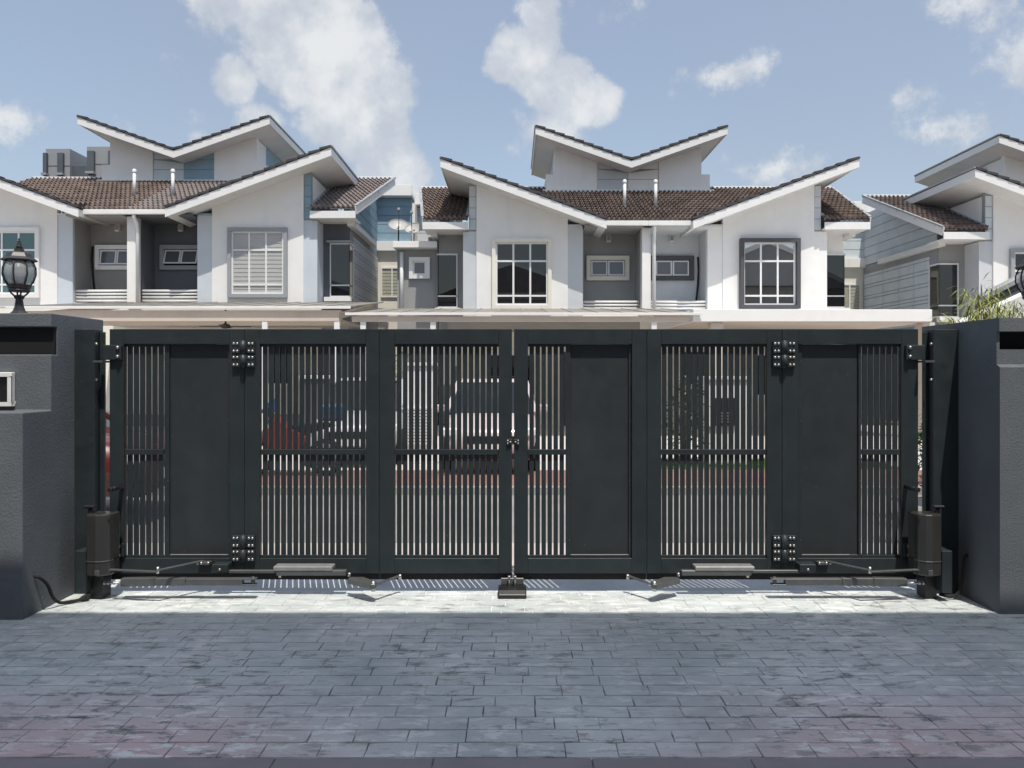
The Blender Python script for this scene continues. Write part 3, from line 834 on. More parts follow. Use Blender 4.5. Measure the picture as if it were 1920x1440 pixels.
def awning_window(parent, cx, D, zc, surround, pane_m, tilt=0.0):
    """two-sash top-hung toilet window in a boxed surround"""
    w, h, sw = 1.10, .52, .13
    x0, x1, z0, z1 = cx - w / 2, cx + w / 2, zc - h / 2, zc + h / 2
    s_ = MB()
    s_.box(x0 - sw, x1 + sw, D - .10, D + .03, z1, z1 + sw); s_.box(x0 - sw, x1 + sw, D - .10, D + .03, z0 - sw, z0)
    s_.box(x0 - sw, x0, D - .10, D + .03, z0, z1); s_.box(x1, x1 + sw, D - .10, D + .03, z0, z1)
    wo = s_.build('window', surround, parent)
    B('dark_reveal', M['black'], wo, x0, x1, D - .004, D - .002, z0, z1)
    for k in range(2):
        xa = x0 + .02 + k * (w / 2 - .01); xb = xa + w / 2 - .03
        o = tilt
        fm = MB()
        def pt(x, z):
            q = (z1 - .02 - z)
            return (x, D - .035 - q * math.sin(o), z1 - .02 - q * math.cos(o))
        def bar(xA, xB, zA, zB):
            v = [pt(xA, zA), pt(xB, zA), pt(xB, zB), pt(xA, zB)]
            v2 = [(p[0], p[1] + .03, p[2]) for p in v]
            fm.add(v + v2, [(0, 1, 2, 3), (7, 6, 5, 4), (0, 4, 5, 1), (1, 5, 6, 2), (2, 6, 7, 3), (3, 7, 4, 0)])
        t_ = .045
        bar(xa, xb, z1 - .02 - t_, z1 - .02); bar(xa, xb, z0 + .02, z0 + .02 + t_)
        bar(xa, xa + t_, z0 + .02 + t_, z1 - .02 - t_); bar(xb - t_, xb, z0 + .02 + t_, z1 - .02 - t_)
        so = fm.build('sash', M['trim'], wo)
        v = [pt(xa + t_, z0 + .02 + t_), pt(xb - t_, z0 + .02 + t_), pt(xb - t_, z1 - .02 - t_), pt(xa + t_, z1 - .02 - t_)]
        v = [(p[0], p[1] + .012, p[2]) for p in v]
        v2 = [(p[0], p[1] + .006, p[2]) for p in v]
        MB().add(v + v2, [(0, 1, 2, 3), (7, 6, 5, 4), (0, 4, 5, 1), (1, 5, 6, 2), (2, 6, 7, 3), (3, 7, 4, 0)]).build('glass_leaf', pane_m, wo)
    return wo

verge_me = MB().box(-.18, .18, -.10, .10, 0, .07).mesh('verge_tile', M['tile_dk'])

def roof_slab(parent, X, u0, z0, u1, z1, D0, D1, thick=.25):
    """thin mono-pitch roof rising from (u0,z0) to (u1,z1); X maps u to world x. top face carries dark tiles"""
    sl = (z1 - z0) / (u1 - u0)
    poly = [(X(u0), z0 - .05), (X(u1), z1 - .05), (X(u1), z1 - .05 - thick), (X(u0), z0 - .05 - thick)]
    f = MB().prism(poly, D0, D0 + .035, 'y').build('fascia', M['trim'], parent, .004)
    e0, e1 = D0 + .0355, D1
    MB().prism([(X(u0), z0 - .05 - thick + .04), (X(u1) - (X(1) - X(0)) * .04, z1 - .05 - thick + .04 - .04 * sl), (X(u1) - (X(1) - X(0)) * .04, z1 - .055 - .04 * sl), (X(u0), z0 - .055)], e0, e1, 'y').build('soffit', M['soffit'], parent)
    # board closing the high edge
    sg = 1 if X(1) > X(0) else -1
    MB().prism([(X(u1) - sg * .038, z1 - .054 - thick + .01), (X(u1), z1 - .054 - thick + .01), (X(u1), z1 - .054), (X(u1) - sg * .038, z1 - .054)], e0, e1, 'y').build('barge_board', M['trim'], parent, .004)
    # dark tiles: one covering sheet in overlapping courses, its front pieces built singly
    n = int(round((u1 - u0) / .33)); cov = MB()
    for i in range(n):
        ua, ub = u0 + (u1 - u0) * i / n, u0 + (u1 - u0) * (i + 1) / n
        za, zb = z0 + sl * (ua - u0), z0 + sl * (ub - u0)
        ang = math.atan2((zb - za) - .045, (ub - ua))
        um = (ua + ub) / 2
        o = inst('verge_tile', verge_me, parent, (X(um), D0 + .07, (za + zb) / 2 - .045 + .012))
        o.rotation_euler = (0, -ang if sg > 0 else ang, 0)
        o.scale = ((ub - ua) / .36 * 1.07, 1, 1)
        cov.prism([(X(ua), za - .049), (X(ub), zb - .049), (X(ub), zb - .02), (X(ua), za + .012)], D0 + .175, D1, 'y')
    # ridge cap on the high edge
    cov.build('tile_courses', M['tile_dk'], parent)
    MB().prism([(X(u1) - sg * .10, z1 - .045), (X(u1) + sg * .03, z1 - .03), (X(u1) + sg * .03, z1 + .02), (X(u1) - sg * .10, z1 + .005)], D0 - .02, D1, 'y').build('ridge_cap', M['grey_flash'], parent, .004)
    return f

def boards_front(parent, m, x0, x1, D, z0, z1, hgt=.34, topf=None, th=.02, gap=.02):
    """horizontal boards on a wall facing the road, each one an object"""
    z = z0
    x0, x1 = min(x0, x1), max(x0, x1)
    while z < z1 - .05:
        ze = min(z + hgt, z1)
        if topf is None:
            B('siding_board', m, parent, x0, x1, D - th, D, z, ze - gap, 0)
        else:
            a, c = min(topf(x0), ze - gap), min(topf(x1), ze - gap)
            if a > z + .03 and c > z + .03:
                MB().prism([(x0, z), (x1, z), (x1, c), (x0, a)], D - th, D, 'y').build('siding_board', m, parent)
            elif a > z + .03 or c > z + .03:
                # cut corner under the sloping roof
                if a > c:
                    t_ = (a - z) / max(1e-3, (topf(x0) - topf(x1)) / (x1 - x0)); MB().prism([(x0, z), (min(x1, x0 + t_), z), (x0, a)], D - th, D, 'y').build('siding_board', m, parent)
                else:
                    t_ = (c - z) / max(1e-3, (topf(x1) - topf(x0)) / (x1 - x0)); MB().prism([(max(x0, x1 - t_), z), (x1, z), (x1, c)], D - th, D, 'y').build('siding_board', m, parent)
        z += hgt

def house(cx, dz, label, L, Rr, tile_l, tile_r):
    h = thing('house', (cx, 23.5, 0), label, 'house', 'semi-detached houses across the road')
    GU0, GZa, GU1, GZb = 1.28, 6.18, 6.2, 8.0
    gs = (GZb - GZa) / (GU1 - GU0)
    gtop = lambda u: GZa + gs * (u - GU0)
    VZ0, VZ1, VU = 8.91, 10.06, 3.28
    vs_ = (VZ1 - VZ0) / VU
    if abs(dz) > 0.001:
        B('plinth', M['concrete'], h, cx - 7.6, cx + 7.6, 23.4, 31, -.15, 0.001 if dz < 0 else dz - .002)
    for (sgn, o) in ((-1, L), (1, Rr)):
        if o is None: continue
        X = (lambda u, sgn=sgn: cx + sgn * u)
        def BX(name, m, u0, u1, y0, y1, z0, z1, bev=0.0, par=h):
            return B(name, m, par, X(u0), X(u1), y0, y1, z0 + dz, z1 + dz, bev)
        # ---- gable block
        under = lambda u: gtop(u) - .31
        ulo = 2.37; uin = 5.17
        MB().prism([(X(ulo), 3.3 + dz), (X(uin), 3.3 + dz), (X(uin), under(uin) + .06 + dz), (X(ulo), under(ulo) + .06 + dz)], 23.5, 23.7, 'y').build('front_wall', M[o['wall']], h)
        BX('inner_pilaster', M[o['pil']], 1.91, ulo - .001, 23.53, 24.55, 3.3, 6.12)
        BX('outer_pilaster', M[o['pil']], uin + .001, 5.58, 23.55, 24.35, 3.3, 5.95)
        MB().prism([(X(uin + .001), 5.951 + dz), (X(5.40), 5.951 + dz), (X(5.40), under(5.40) + .06 + dz), (X(uin + .001), under(uin) + .06 + dz)], 23.56, 23.7, 'y').build('upper_pilaster', M['surround_grey'], h)
        boards_front(h, M[o['board']], X(uin + .02), X(5.385), 23.56, 6.0 + dz, under(5.3) + dz, .34)
        BX('pilaster_top_board', M[o['board']], 1.95, ulo - .01, 23.50, 23.528, 6.10, under(2.0) + .02)
        # side wall of the gable block above the wing roof
        BX('side_wall', M['white'], 5.38, 5.399, 23.71, 27.2, 5.96, under(5.3) - .0)
        # ---- main window
        window(h, 'main_window', X(3.78), 23.475, 4.64 + dz, 1.60, 1.92, M[o['sur']], 3, (1.0, 2.05, .42), M[o['pane']], blind=M[o['blind']] if o.get('blind') else None, frame=.055, sd_=o.get('sd', .06))
        # no room behind; the dark pane colour stands in for its darkness
        # ---- recess between the gables
        BX('recess_wall', M[o['rec']], .0, 1.909, 24.5, 24.6, 3.3, 6.6)
        awning_window(h, X(1.03), 24.5, 4.95 + dz, M[o['rsur']], M['glass_frost'], o.get('tilt', 0.0))
        wl = BX('wall_light', M['cream'], .93, 1.08, 24.40, 24.499, 5.78, 6.0, .01)
        B('light_visor', M['concrete'], wl, X(.95), X(1.06), 24.385, 24.40, 5.82 + dz, 5.97 + dz)
        for k in range(4):
            zz = 3.50 + .10 * k + dz
            MB().tube((X(.16), 23.68, zz), (X(1.90), 23.68, zz), .032 if k < 3 else .04, n=8).build('ledge_rail', M['trim'], h)
        BX('recess_side', M[o['rec']], 1.882, 1.9085, 23.62, 24.498, 3.44, 6.1)
        BX('column_side', M[o['rec']], .1305, .15, 23.62, 24.498, 3.44, 5.99)
        if o.get('cable'):
            q = o['cable']
            MB().path([(X(q), 24.45, 5.3 + dz), (X(q + .02), 24.44, 4.9 + dz), (X(q), 24.46, 4.4 + dz), (X(q - .06), 24.45, 3.85 + dz)], .03, 8).build('cable', M['rubber'], h)
        BX('ledge_slab', M['white'], .14, 1.909, 23.6, 24.499, 3.3, 3.43)
        # ---- roofs
        roof_slab(h, X, GU0, GZa + dz, GU1, GZb + dz, 22.72, 26.9)
        roof_slab(h, X, 0.0, VZ0 + dz, VU, VZ1 + dz, 26.2, 31.7)
        # ---- upper block behind
        vt = lambda u: VZ0 + vs_ * u - .29
        MB().prism([(X(1.08), 7.7 + dz), (X(2.58), 7.7 + dz), (X(2.58), vt(2.58) + .06 + dz), (X(1.08), vt(1.08) + .06 + dz)], 27.0, 27.2, 'y').build('upper_wall', M['white'], h)
        MB().prism([(X(0), 7.7 + dz), (X(1.079), 7.7 + dz), (X(1.079), vt(1.079) + .06 + dz), (X(0), vt(0) + .06 + dz)], 27.06, 27.2, 'y').build('upper_recess_wall', M['surround_grey'], h)
        boards_front(h, M[o['vboard']], X(.01), X(1.07), 27.06, 7.72 + dz, 9.3 + dz, .36, topf=lambda x: vt(abs(x - cx)) + .03 + dz)
        BX('upper_parapet', M['white'], 2.581, 2.88, 27.02, 30.5, 7.6, 8.60)
        BX('upper_side_wall', M['white'], 2.50, 2.579, 27.21, 28.0, 7.7, vt(2.5))
        BX('upper_side_panel', M[o['board']], 2.50, 2.575, 28.001, 31.0, 7.7, vt(2.5))
        BX('roof_flashing', M['white'], .0, 3.0, 26.9, 26.999, main_z(26.9) - .05, main_z(26.9) + .10)
        # ---- gutter and fascia over the recess
        BX('gutter', M['trim'], .0, 1.36, 22.98, 23.10, 6.03, 6.17, .01)
        BX('eave_soffit', M[o['rec']], .14, 1.88, 23.101, 24.5, 6.0, 6.06)
        # ---- ground floor
        BX('ground_floor_wall', M['cream'], .0, 5.7, 23.52, 23.7, 0, 3.299)
        BX('door', M['door'], 1.2, 2.5, 23.47, 23.519, 0, 2.25)
        window(h, 'ground_window', X(4.1), 23.47, 1.55 + dz, 1.5, 1.3, M['trim'], 3, (1.0,), M['glass'], sd_=.02)
        # ---- side wing
        if o.get('wing'):
            BX('wing_wall', M[o['wing']], 5.581, 6.40, 24.3, 24.42, 0, 6.0)
            BX('wing_side_wall', M['surround_grey' if o.get('sideboards') else o['wingside']], 6.28, 6.398, 24.421, 29.49, 0, 6.0)
            f = MB()
            for (a, c, z0, z1) in ((5.80, 6.42, 5.33, 5.38), (5.80, 6.42, 3.66, 3.71), (5.80, 6.42, 4.02, 4.06), (5.80, 5.835, 3.71, 5.33)):
                f.box(X(a), X(c), 24.24, 24.299, z0 + dz, z1 + dz)
            f.box(X(6.405), X(6.45), 24.24, 24.80, 5.33 + dz, 5.38 + dz); f.box(X(6.405), X(6.45), 24.30, 24.80, 3.66 + dz, 3.71 + dz)
            f.box(X(6.405), X(6.45), 24.76, 24.80, 3.71 + dz, 5.33 + dz)
            wo = f.build('corner_window', M['trim'], h)
            for (z0, z1) in ((4.062, 5.328), (3.712, 4.018)):
                B('pane', M['glass'], wo, X(5.836), X(6.40), 24.262, 24.272, z0 + dz, z1 + dz)
                B('pane', M['glass'], wo, X(6.418), X(6.426), 24.262, 24.758, z0 + dz, z1 + dz)
            BX('window_hood', M['surround_grey'], 5.72, 6.5, 24.12, 24.299, 5.385, 5.44) if o.get('hood') else None
            BX('window_ledge', M['white'], 5.66, 6.5, 24.05, 24.239, 3.52, 3.655)
            BX('wing_fascia', M['trim'], 5.41, 6.80, 23.30, 23.335, 5.97, 6.19, .004)
            BX('wing_soffit', M['soffit'], 5.41, 6.76, 23.336, 24.3, 5.98, 6.02)
            BX('side_eave_beam', M['trim'], 6.41, 6.62, 23.9, 27.9, 5.86, 6.03, .004)
            a = Vector((X(6.80), 23.32, main_z(23.32) + dz - .10)); c_ = Vector((X(7.36), 27.45, main_z(27.45) + dz - .10))
            MB().beam(a, c_, .03, .24).build('wing_barge_board', M['trim'], h)
            MB().beam(a + Vector((0, 0, .15)), c_ + Vector((0, 0, .15)), .09, .05).build('wing_verge_strip', M['grey_flash'], h)
            zr = 6.03
            while zr < 8.0:
                zt_ = min(zr + .335, 8.02)
                yc = 23.1 + (zt_ + .08 - 6.2) / SL + .12
                BX('siding_board', M[o['board']], 6.36, 6.385, max(24.43, yc), 29.49, zr, zt_ - .022)
                zr += .335
            MB().prism([(24.43, 6.03 + dz), (29.49, 6.03 + dz), (29.49, 8.0 + dz), (27.4, 8.0 + dz), (24.43, main_z(24.43) - .06 + dz)], X(6.2), X(6.359), 'x').build('upper_side_core', M['surround_grey'], h)
            if o.get('sideboards'):
                for cI, (ya, yb) in enumerate(((24.82, 25.75), (25.77, 26.75), (26.77, 27.9), (27.92, 29.4))):
                    z = 3.35 + .12 * (cI % 2)
                    while z < 5.6:
                        hh = .12 if int(z * 10) % 2 else .30
                        BX('siding_board', M[o['wingside']], 6.399, 6.425, ya, yb - .012, z, min(5.84, z + hh - .022))
                        z += hh
            # rear wing filling the gap between the houses
            BX('rear_wall_low', M['cream'], 6.0, o.get('rear', 7.75), 29.5, 29.7, 0, 6.3)
            BX('rear_wall_high', M['surround_grey'], 6.0, o.get('rear', 7.75), 29.5, 29.7, 6.301, 8.0)
            boards_front(h, M[o['board']], X(6.0), X(o.get('rear', 7.75)), 29.5, 6.32 + dz, 7.98 + dz, .335)
            BX('rear_ledge', M['white'], 5.9, o.get('rear', 7.75), 29.33, 29.499, 5.95, 6.3, .005)
            BX('rear_flat_roof', M['white'], 5.9, o.get('rear', 7.75) + .02, 29.1, 31, 8.001, 8.42, .005)
            window(h, 'rear_window', X(6.95 if o.get('rear', 7.75) > 7.5 else 6.6), 29.46, 4.75 + dz, .85, 1.15, None, 2, (1.0,), M['glass_clear'], blind=M['blind_y'])
            BX('party_wall', M['white'], 7.70, 7.80, 28.65, 31, 0, 7.95) if o.get('party') else None
        # ---- tiled main roof of this half
        tf = MB()
        def keep(x, D):
            u = abs(x - cx)
            edge = 6.80 + .56 * (D - 23.3) / 4.15 if o.get('wing') else 5.6
            if u > edge: return False
            if 5.41 < u and D < 23.2: return False
            if 1.42 < u <= 5.41 and D < 23.72: return False
            if u < 2.55 and D > 27.0: return False
            return True
        zf = lambda D: main_z(D) + dz
        if sgn < 0: tile_field(tf, cx - 7.4, cx, 23.02, 27.46, zf, keep)
        else: tile_field(tf, cx, cx + 7.4, 23.02, 27.46, zf, keep)
        ob = tf.build('roof_tiles', tile_l if sgn < 0 else tile_r, h, fix=False); tag(ob, kind='stuff')
        um = 7.36 if o.get('wing') else 5.6
        BX('roof_ridge_cap', M['trim'], 2.9, um - .02, 27.40, 27.56, main_z(27.46) - .02, main_z(27.46) + .07, .01)
        # roof deck so that no light leaks through
        dk = MB()
        for (ua, ub, ya, yb) in ((0, 1.4, 23.06, 27.0), (1.4, 5.4, 23.75, 27.44)) + (((5.42, 6.7, 23.32, 27.44),) if o.get('wing') else ()):
            dk.add([(X(ua), ya, zf(ya) - .05), (X(ub), ya, zf(ya) - .05), (X(ub), yb, zf(yb) - .05), (X(ua), yb, zf(yb) - .05)], [(0, 1, 2, 3)])
        dk.build('roof_deck', M['slate'], h)
        if o.get('wing'):
            # grey lead strip where the wing roof meets the gable block
            a = Vector((X(5.44), 23.5, main_z(23.5) + .06 + dz)); c_ = Vector((X(5.44), 26.5, main_z(26.5) + .06 + dz))
            MB().beam(a, c_, .10, .04).build('lead_flashing', M['grey_flash'], h)
        # vent pipe through the roof
        vD = 24.75
        v0 = Vector((X(o.get('vent', .5)), vD, main_z(vD) + dz))
        vp = MB().tube(v0, v0 + Vector((0, 0, .82)), .052, n=12).build('vent_pipe', M['trim'], h)
        MB().lathe([(.068, 0), (.068, .06), (.05, .10), (0, .115)], v0 + Vector((0, 0, .78)), 12).build('vent_cap', M['trim'], vp)
        MB().lathe([(.15, -.08), (.09, .05), (.062, .09)], v0, 12).build('vent_boot', M['tile_dk'], vp)
    # ---- column and downpipe between the halves
    B('centre_column', M['white'], h, cx - .13, cx + .13, 23.3, 24.5, 3.3 + dz, 6.02 + dz)
    dpm = MB().path([(cx + .20, 23.05, 6.05 + dz), (cx + .20, 23.06, 5.95 + dz), (cx + .22, 23.2, 5.8 + dz), (cx + .22, 23.25, 5.6 + dz), (cx + .22, 23.25, 3.4 + dz)], .055, 10)
    dpm.build('downpipe', M['trim'], h)
    # body of the house so that nothing is hollow
    B('inner_core', M['slate'], h, cx - 5.0, cx + 5.0, 24.8, 30.8, 0.05, 5.9 + dz)
    B('upper_core', M['white'], h, cx - 2.45, cx + 2.45, 27.3, 31.2, 5.95 + dz, 8.4 + dz)
    return h

WH = dict(wall='white')
house(-11.55, .34, 'white house pair with blue siding and slate recess, at the left behind the awning',
      dict(wall='white', pil='paleblue', board='ltblue', sur='trim', pane='glass_teal', rec='taupe', rsur='trim', vboard='ltblue', vent=.62, tilt=.18, cable=1.8),
      dict(wall='white', pil='paleblue', board='blue', sur='surround_grey', pane='glass_clear', blind='blind', rec='slate', rsur='surround_grey', vboard='blue', wing='slate', wingside='palegrey', sideboards=True, vent=.62, tilt=.35, hood=True, rear=7.72),
      M['tile_br'], M['tile_gr'])
house(4.08, 0.0, 'white house pair with butterfly roof in the middle of the row',
      dict(wall='white', pil='palegrey', board='palegrey', sur='cream', pane='glass', rec='midgrey', rsur='cream', vboard='palegrey', wing='midgrey', wingside='midgrey', vent=.45, tilt=.06, party=True),
      dict(wall='white', pil='white', board='palegrey', sur='surround_dark', pane='glass_refl', rec='palegrey', rsur='surround_dark', vboard='white', wing='white', wingside='white', vent=.55, tilt=.02, sd=.14, cable=1.84),
      M['tile_br'], M['tile_br'])
house(19.9, -.30, 'white house with overlapping roofs cut off by the right edge, behind bamboo',
      dict(wall='white', pil='palegrey', board='ltblue', sur='surround_grey', pane='glass', rec='midgrey', rsur='cream', vboard='palegrey', wing='midgrey', wingside='ltblue', sideboards=True, vent=.5), None,
      M['tile_br'], M['tile_br'])

# flat-roofed extension on the near side of the middle house
ex = thing('side_extension', (-3.0, 24.5, 0), 'small grey flat-roofed extension carrying two dishes, between the left and middle houses', 'extension')
B('extension_wall', M['midgrey'], ex, -3.66, -2.36, 24.5, 27.5, 0, 5.55)
B('flat_roof_slab', M['white'], ex, -3.74, -2.36, 24.1, 27.6, 5.551, 5.75, .006)
window(ex, 'small_window', at(787, 503, 24.5).x, 24.46, at(787, 503, 24.5).z, .42, .44, M['trim'], 1, (1.0,), M['glass_frost'], sw=.12, sd_=.05)
MB().tube(at(753, 473, 24.4), at(753, 580, 24.4), .06, n=10).build('downpipe', M['trim'], ex)
B('roof_unit', M['concrete'], ex, at(804, 0, 25).x, at(818, 0, 25).x, 24.8, 25.2, 5.751, 6.0, .01)

def dish(px, py, D, label, r=.29, yaw=0.2):
    base = at(px, 459, D); base.z = 5.752
    c = at(px, py, D)
    t = thing('satellite_dish', base, label, 'dish', 'satellite dishes on the flat roof')
    MB().tube(base, c + Vector((0, .05, -.05)), .022, n=8).build('mast', M['black'], t)
    rot = Matrix.Rotation(yaw, 4, 'Z') @ Matrix.Rotation(R(-42), 4, 'X')
    m = MB(); prof = [(r * k / 6.0, .10 * (1 - (k / 6.0) ** 2)) for k in range(7)]
    tmp = MB().lathe([(max(a, .001), z) for a, z in prof] + [(r * .99, -.008)] + [(max(a * .98, .001), z + .012) for a, z in reversed(prof)], (0, 0, 0), 20, True, 'y')
    vs = [c + rot @ (Vector((v[0] * 1.15, v[1], v[2]))) for v in tmp.v]
    m.add(vs, tmp.f, True); m.build('reflector', M['dish'], t)
    tip = c + rot @ Vector((0, -.34, -.02)) + Vector((0, 0, .24))
    MB().path([c + rot @ Vector((0, 0, -r)), c + rot @ Vector((0, -.22, -r * .6)), tip], .012, 6).build('feed_arm', M['black'], t)
    MB().tube(tip + Vector((0, -.05, 0)), tip + Vector((0, .05, -.02)), .045, n=10).build('receiver', M['concrete'], t)
dish(747, 421, 25.0, 'pale satellite dish at the left end of the flat extension roof')
dish(776, 427, 24.7, 'pale satellite dish nearest the tiled roof, on the flat extension roof', .27, -.15)

# ------------------------------------------------------------------ porch roofs and awnings in front of the houses
def awning(px0, px1, D, ytop, label, posts, yb0, yb1, z_back):
    x0, x1 = at(px0, 0, D).x, at(px1, 0, D).x
    zf = at(0, ytop, D).z
    t = thing('porch_awning', ((x0 + x1) / 2, D, 0), label, 'awning', 'polycarbonate porch awnings')
    n = int((x1 - x0) / .6); pw = (x1 - x0) / n
    for i in range(n):
        a, c = x0 + i * pw + .006, x0 + (i + 1) * pw - .006
        v = [(a, D - .05, zf), (c, D - .05, zf), (c, 23.35, z_back), (a, 23.35, z_back)]
        v2 = [(p[0], p[1], p[2] + .02) for p in v]
        MB().add(v + v2, [(3, 2, 1, 0), (4, 5, 6, 7), (0, 1, 5, 4), (1, 2, 6, 5), (2, 3, 7, 6), (3, 0, 4, 7)]).build('roof_sheet', M['poly'], t)
    for i in range(n + 1):
        x = x0 + i * pw
        MB().beam((x, D - .05, zf + .022), (x, 23.34, z_back + .022), .035, .025).build('glazing_bar', M['concrete'], t)
    B('front_gutter', M['trim'], t, x0 - .05, x1 + .05, D - .09, D - .052, zf - .03, zf + .03, .006)
    zb1, zb0 = at(0, yb0, D).z, at(0, yb1, D).z
    bx0, bx1 = x0 + .10, x1 - .25
    B('front_beam', M['beam'], t, bx0, bx1, D, D + .10, zb0, zb1, .004)
    MB().beam((bx0 + .06, D + .101, (zb0 + zb1) / 2), (bx0 + .06, 23.3, z_back - .12), .1, .14).build('side_beam', M['beam'], t)
    MB().beam((bx1 - .06, D + .101, (zb0 + zb1) / 2), (bx1 - .06, 23.3, z_back - .12), .1, .14).build('side_beam', M['beam'], t)
    for p in posts:
        xx = at(p, 0, D + .05).x
        B('post', M['trim'], t, xx - .065, xx + .065, D + .01, D + .09, 0, zb0 - .002, .006)
    return t
awning(18, 655, 18.5, 577, 'long pale awning with beige beam and ceiling fan, in front of the left house', (497, 632), 583, 602, 3.74)
awning(652, 1312, 18.5, 589, 'long weathered awning with tan beam in front of the middle house', (681, 812, 1226), 593, 603, 3.55)
cp = thing('porch_roof', (7.2, 21, 0), 'flat white concrete porch roof right of the tan-beamed awning', 'porch roof')
B('roof_slab', M['white'], cp, at(1300, 0, 18.5).x, at(1748, 0, 18.5).x, 18.5, 23.49, 2.85, 3.14, .008)
B('ceiling', M['beige'], cp, at(1300, 0, 18.5).x + .06, at(1748, 0, 18.5).x - .06, 18.56, 23.48, 2.83, 2.848)
for px in (1345, 1742):
    B('column', M['beige'], cp, at(px, 0, 18.6).x - .15, at(px, 0, 18.6).x + .15, 18.6, 18.95, 0, 2.829, .01)
# the flat ceiling and beam behind the left awning, with its fan
lp_ = thing('porch_ceiling', (-8, 21, 0), 'beige rendered porch ceiling and beam behind the left awning', 'ceiling')
B('beam', M['beige'], lp_, -11.8, -4.6, 20.6, 20.8, at(0, 610, 20.6).z, at(0, 590, 20.6).z + .12)
B('ceiling_board', M['beige'], lp_, -11.8, -4.6, 20.801, 23.5, 3.0, 3.06)
lp2 = thing('porch_ceiling', (1, 21, 0), 'taupe rendered beam in the shade behind the tan-beamed awning', 'ceiling')
B('beam', M['taupe'], lp2, at(840, 0, 21).x, at(1200, 0, 21).x, 21.0, 21.2, at(0, 622, 21).z, at(0, 596, 21).z)
fan_c = at(423, 612, 19.6)
fn = thing('ceiling_fan', fan_c, 'black ceiling fan under the left awning', 'fan')
MB().lathe([(0, -.06), (.09, -.05), (.13, 0), (.10, .05), (.04, .07), (.025, .09), (.025, .42), (0, .42)], fan_c, 14).build('fan_motor', M['black'], fn)
for k in range(4):
    a = R(10 + 90 * k); d = Vector((math.cos(a), math.sin(a), 0))
    MB().beam(fan_c + d * .1, fan_c + d * .62, .13, .012).build('fan_blade', M['black'], fn)

# ------------------------------------------------------------------ apartment towers far off at the left
def tower(px0, px1, ytop, D, label, side):
    x0, x1 = at(px0, 0, D).x, at(px1, 0, D).x
    zt = at(0, ytop, D).z
    t = thing('apartment_tower', ((x0 + x1) / 2, D, 0), label, 'tower', 'grey towers on the skyline')
    B('tower_shaft', M['tower'], t, x0, x1, D, D + 16, 0, zt)
    w = (x1 - x0)
    strips = ((.0, .10), (.60, .78)) if side else ((.12, .34), (.96, 1.03))
    for (a, c) in strips:
        xa, xb = x0 + w * a - .3, x0 + w * c
        z = zt - 1.2; k = 0
        while z > zt - 26:
            hh = 5.0 if k == 0 else 2.6
            wo = B('window_bay', M['tower_dk'], t, xa, xb, D - .8, D + .5, z - hh, z)
            B('bay_ledge', M['tower'], wo, xa - .2, xb + .2, D - 1.3, D + .4, z - hh - .55, z - hh - .001)
            if k > 0:
                for q in range(3): B('mullion', M['tower_wh'], wo, xa + (xb - xa) * (.18 + .3 * q), xa + (xb - xa) * (.25 + .3 * q), D - .9, D - .801, z - hh * .8, z - .1)
            z -= hh + .9; k += 1
    for k in range(5):
        B('floor_band', M['tower_dk'], t, x0 - .02, x1 + .02, D - .06, D - .001, zt - 4.3 - k * 5.2, zt - 4.15 - k * 5.2)
    if side:
        B('stair_block', M['tower_dk'], t, x1 + .001, x1 + 5, D + 1, D + 15, 0, zt - 4)
        wg = B('rear_wing', M['tower_wh'], t, x1 + 5.001, x1 + 10.5, D + 6, D + 20, 0, zt - 6.3)
        for k in range(4): B('wing_window', M['tower_dk'], wg, x1 + 5.6, x1 + 8.8, D + 5.9, D + 5.999, zt - 10.5 - 4.2 * k, zt - 8.8 - 4.2 * k)
        B('roof_rail', M['tower_wh'], wg, x1 + 1, x1 + 10, D + 5.6, D + 5.7, zt - 5.6, zt - 3.4)
    return t
tower(86, 131, 279, 190, 'grey concrete apartment tower at the far left above the roofs', True)
tower(163, 210, 275, 185, 'grey apartment tower half hidden behind the left butterfly roof', False)

# ------------------------------------------------------------------ planting
def leaf_cloud(mb, rnd, c, rad, n, ln, wd, droop, shape=1.0):
    for i in range(n):
        while True:
            p = Vector((rnd.uniform(-1, 1), rnd.uniform(-1, 1), rnd.uniform(-1, 1)))
            if p.length < 1: break
        p = Vector((p.x * rad[0], p.y * rad[1], p.z * rad[2]))
        a = rnd.uniform(0, 2 * math.pi); e = rnd.gauss(droop, .5)
        d = Vector((math.cos(a) * math.cos(e), math.sin(a) * math.cos(e), math.sin(e)))
        sx = d.cross(Vector((0, 0, 1)))
        if sx.length < .01: sx = Vector((1, 0, 0))
        sx.normalize()
        L_ = ln * rnd.uniform(.6, 1.3); w_ = wd * rnd.uniform(.7, 1.2)
        o = Vector(c) + p
        mid = o + d * L_ * .5; tip = o + d * L_ + Vector((0, 0, -L_ * .25))
        mb.add([o, mid + sx * w_ / 2 + Vector((0, 0, -.15 * w_)), tip, mid - sx * w_ / 2 + Vector((0, 0, -.15 * w_)), mid], [(0, 4, 1), (4, 2, 1), (0, 3, 4), (3, 2, 4)])

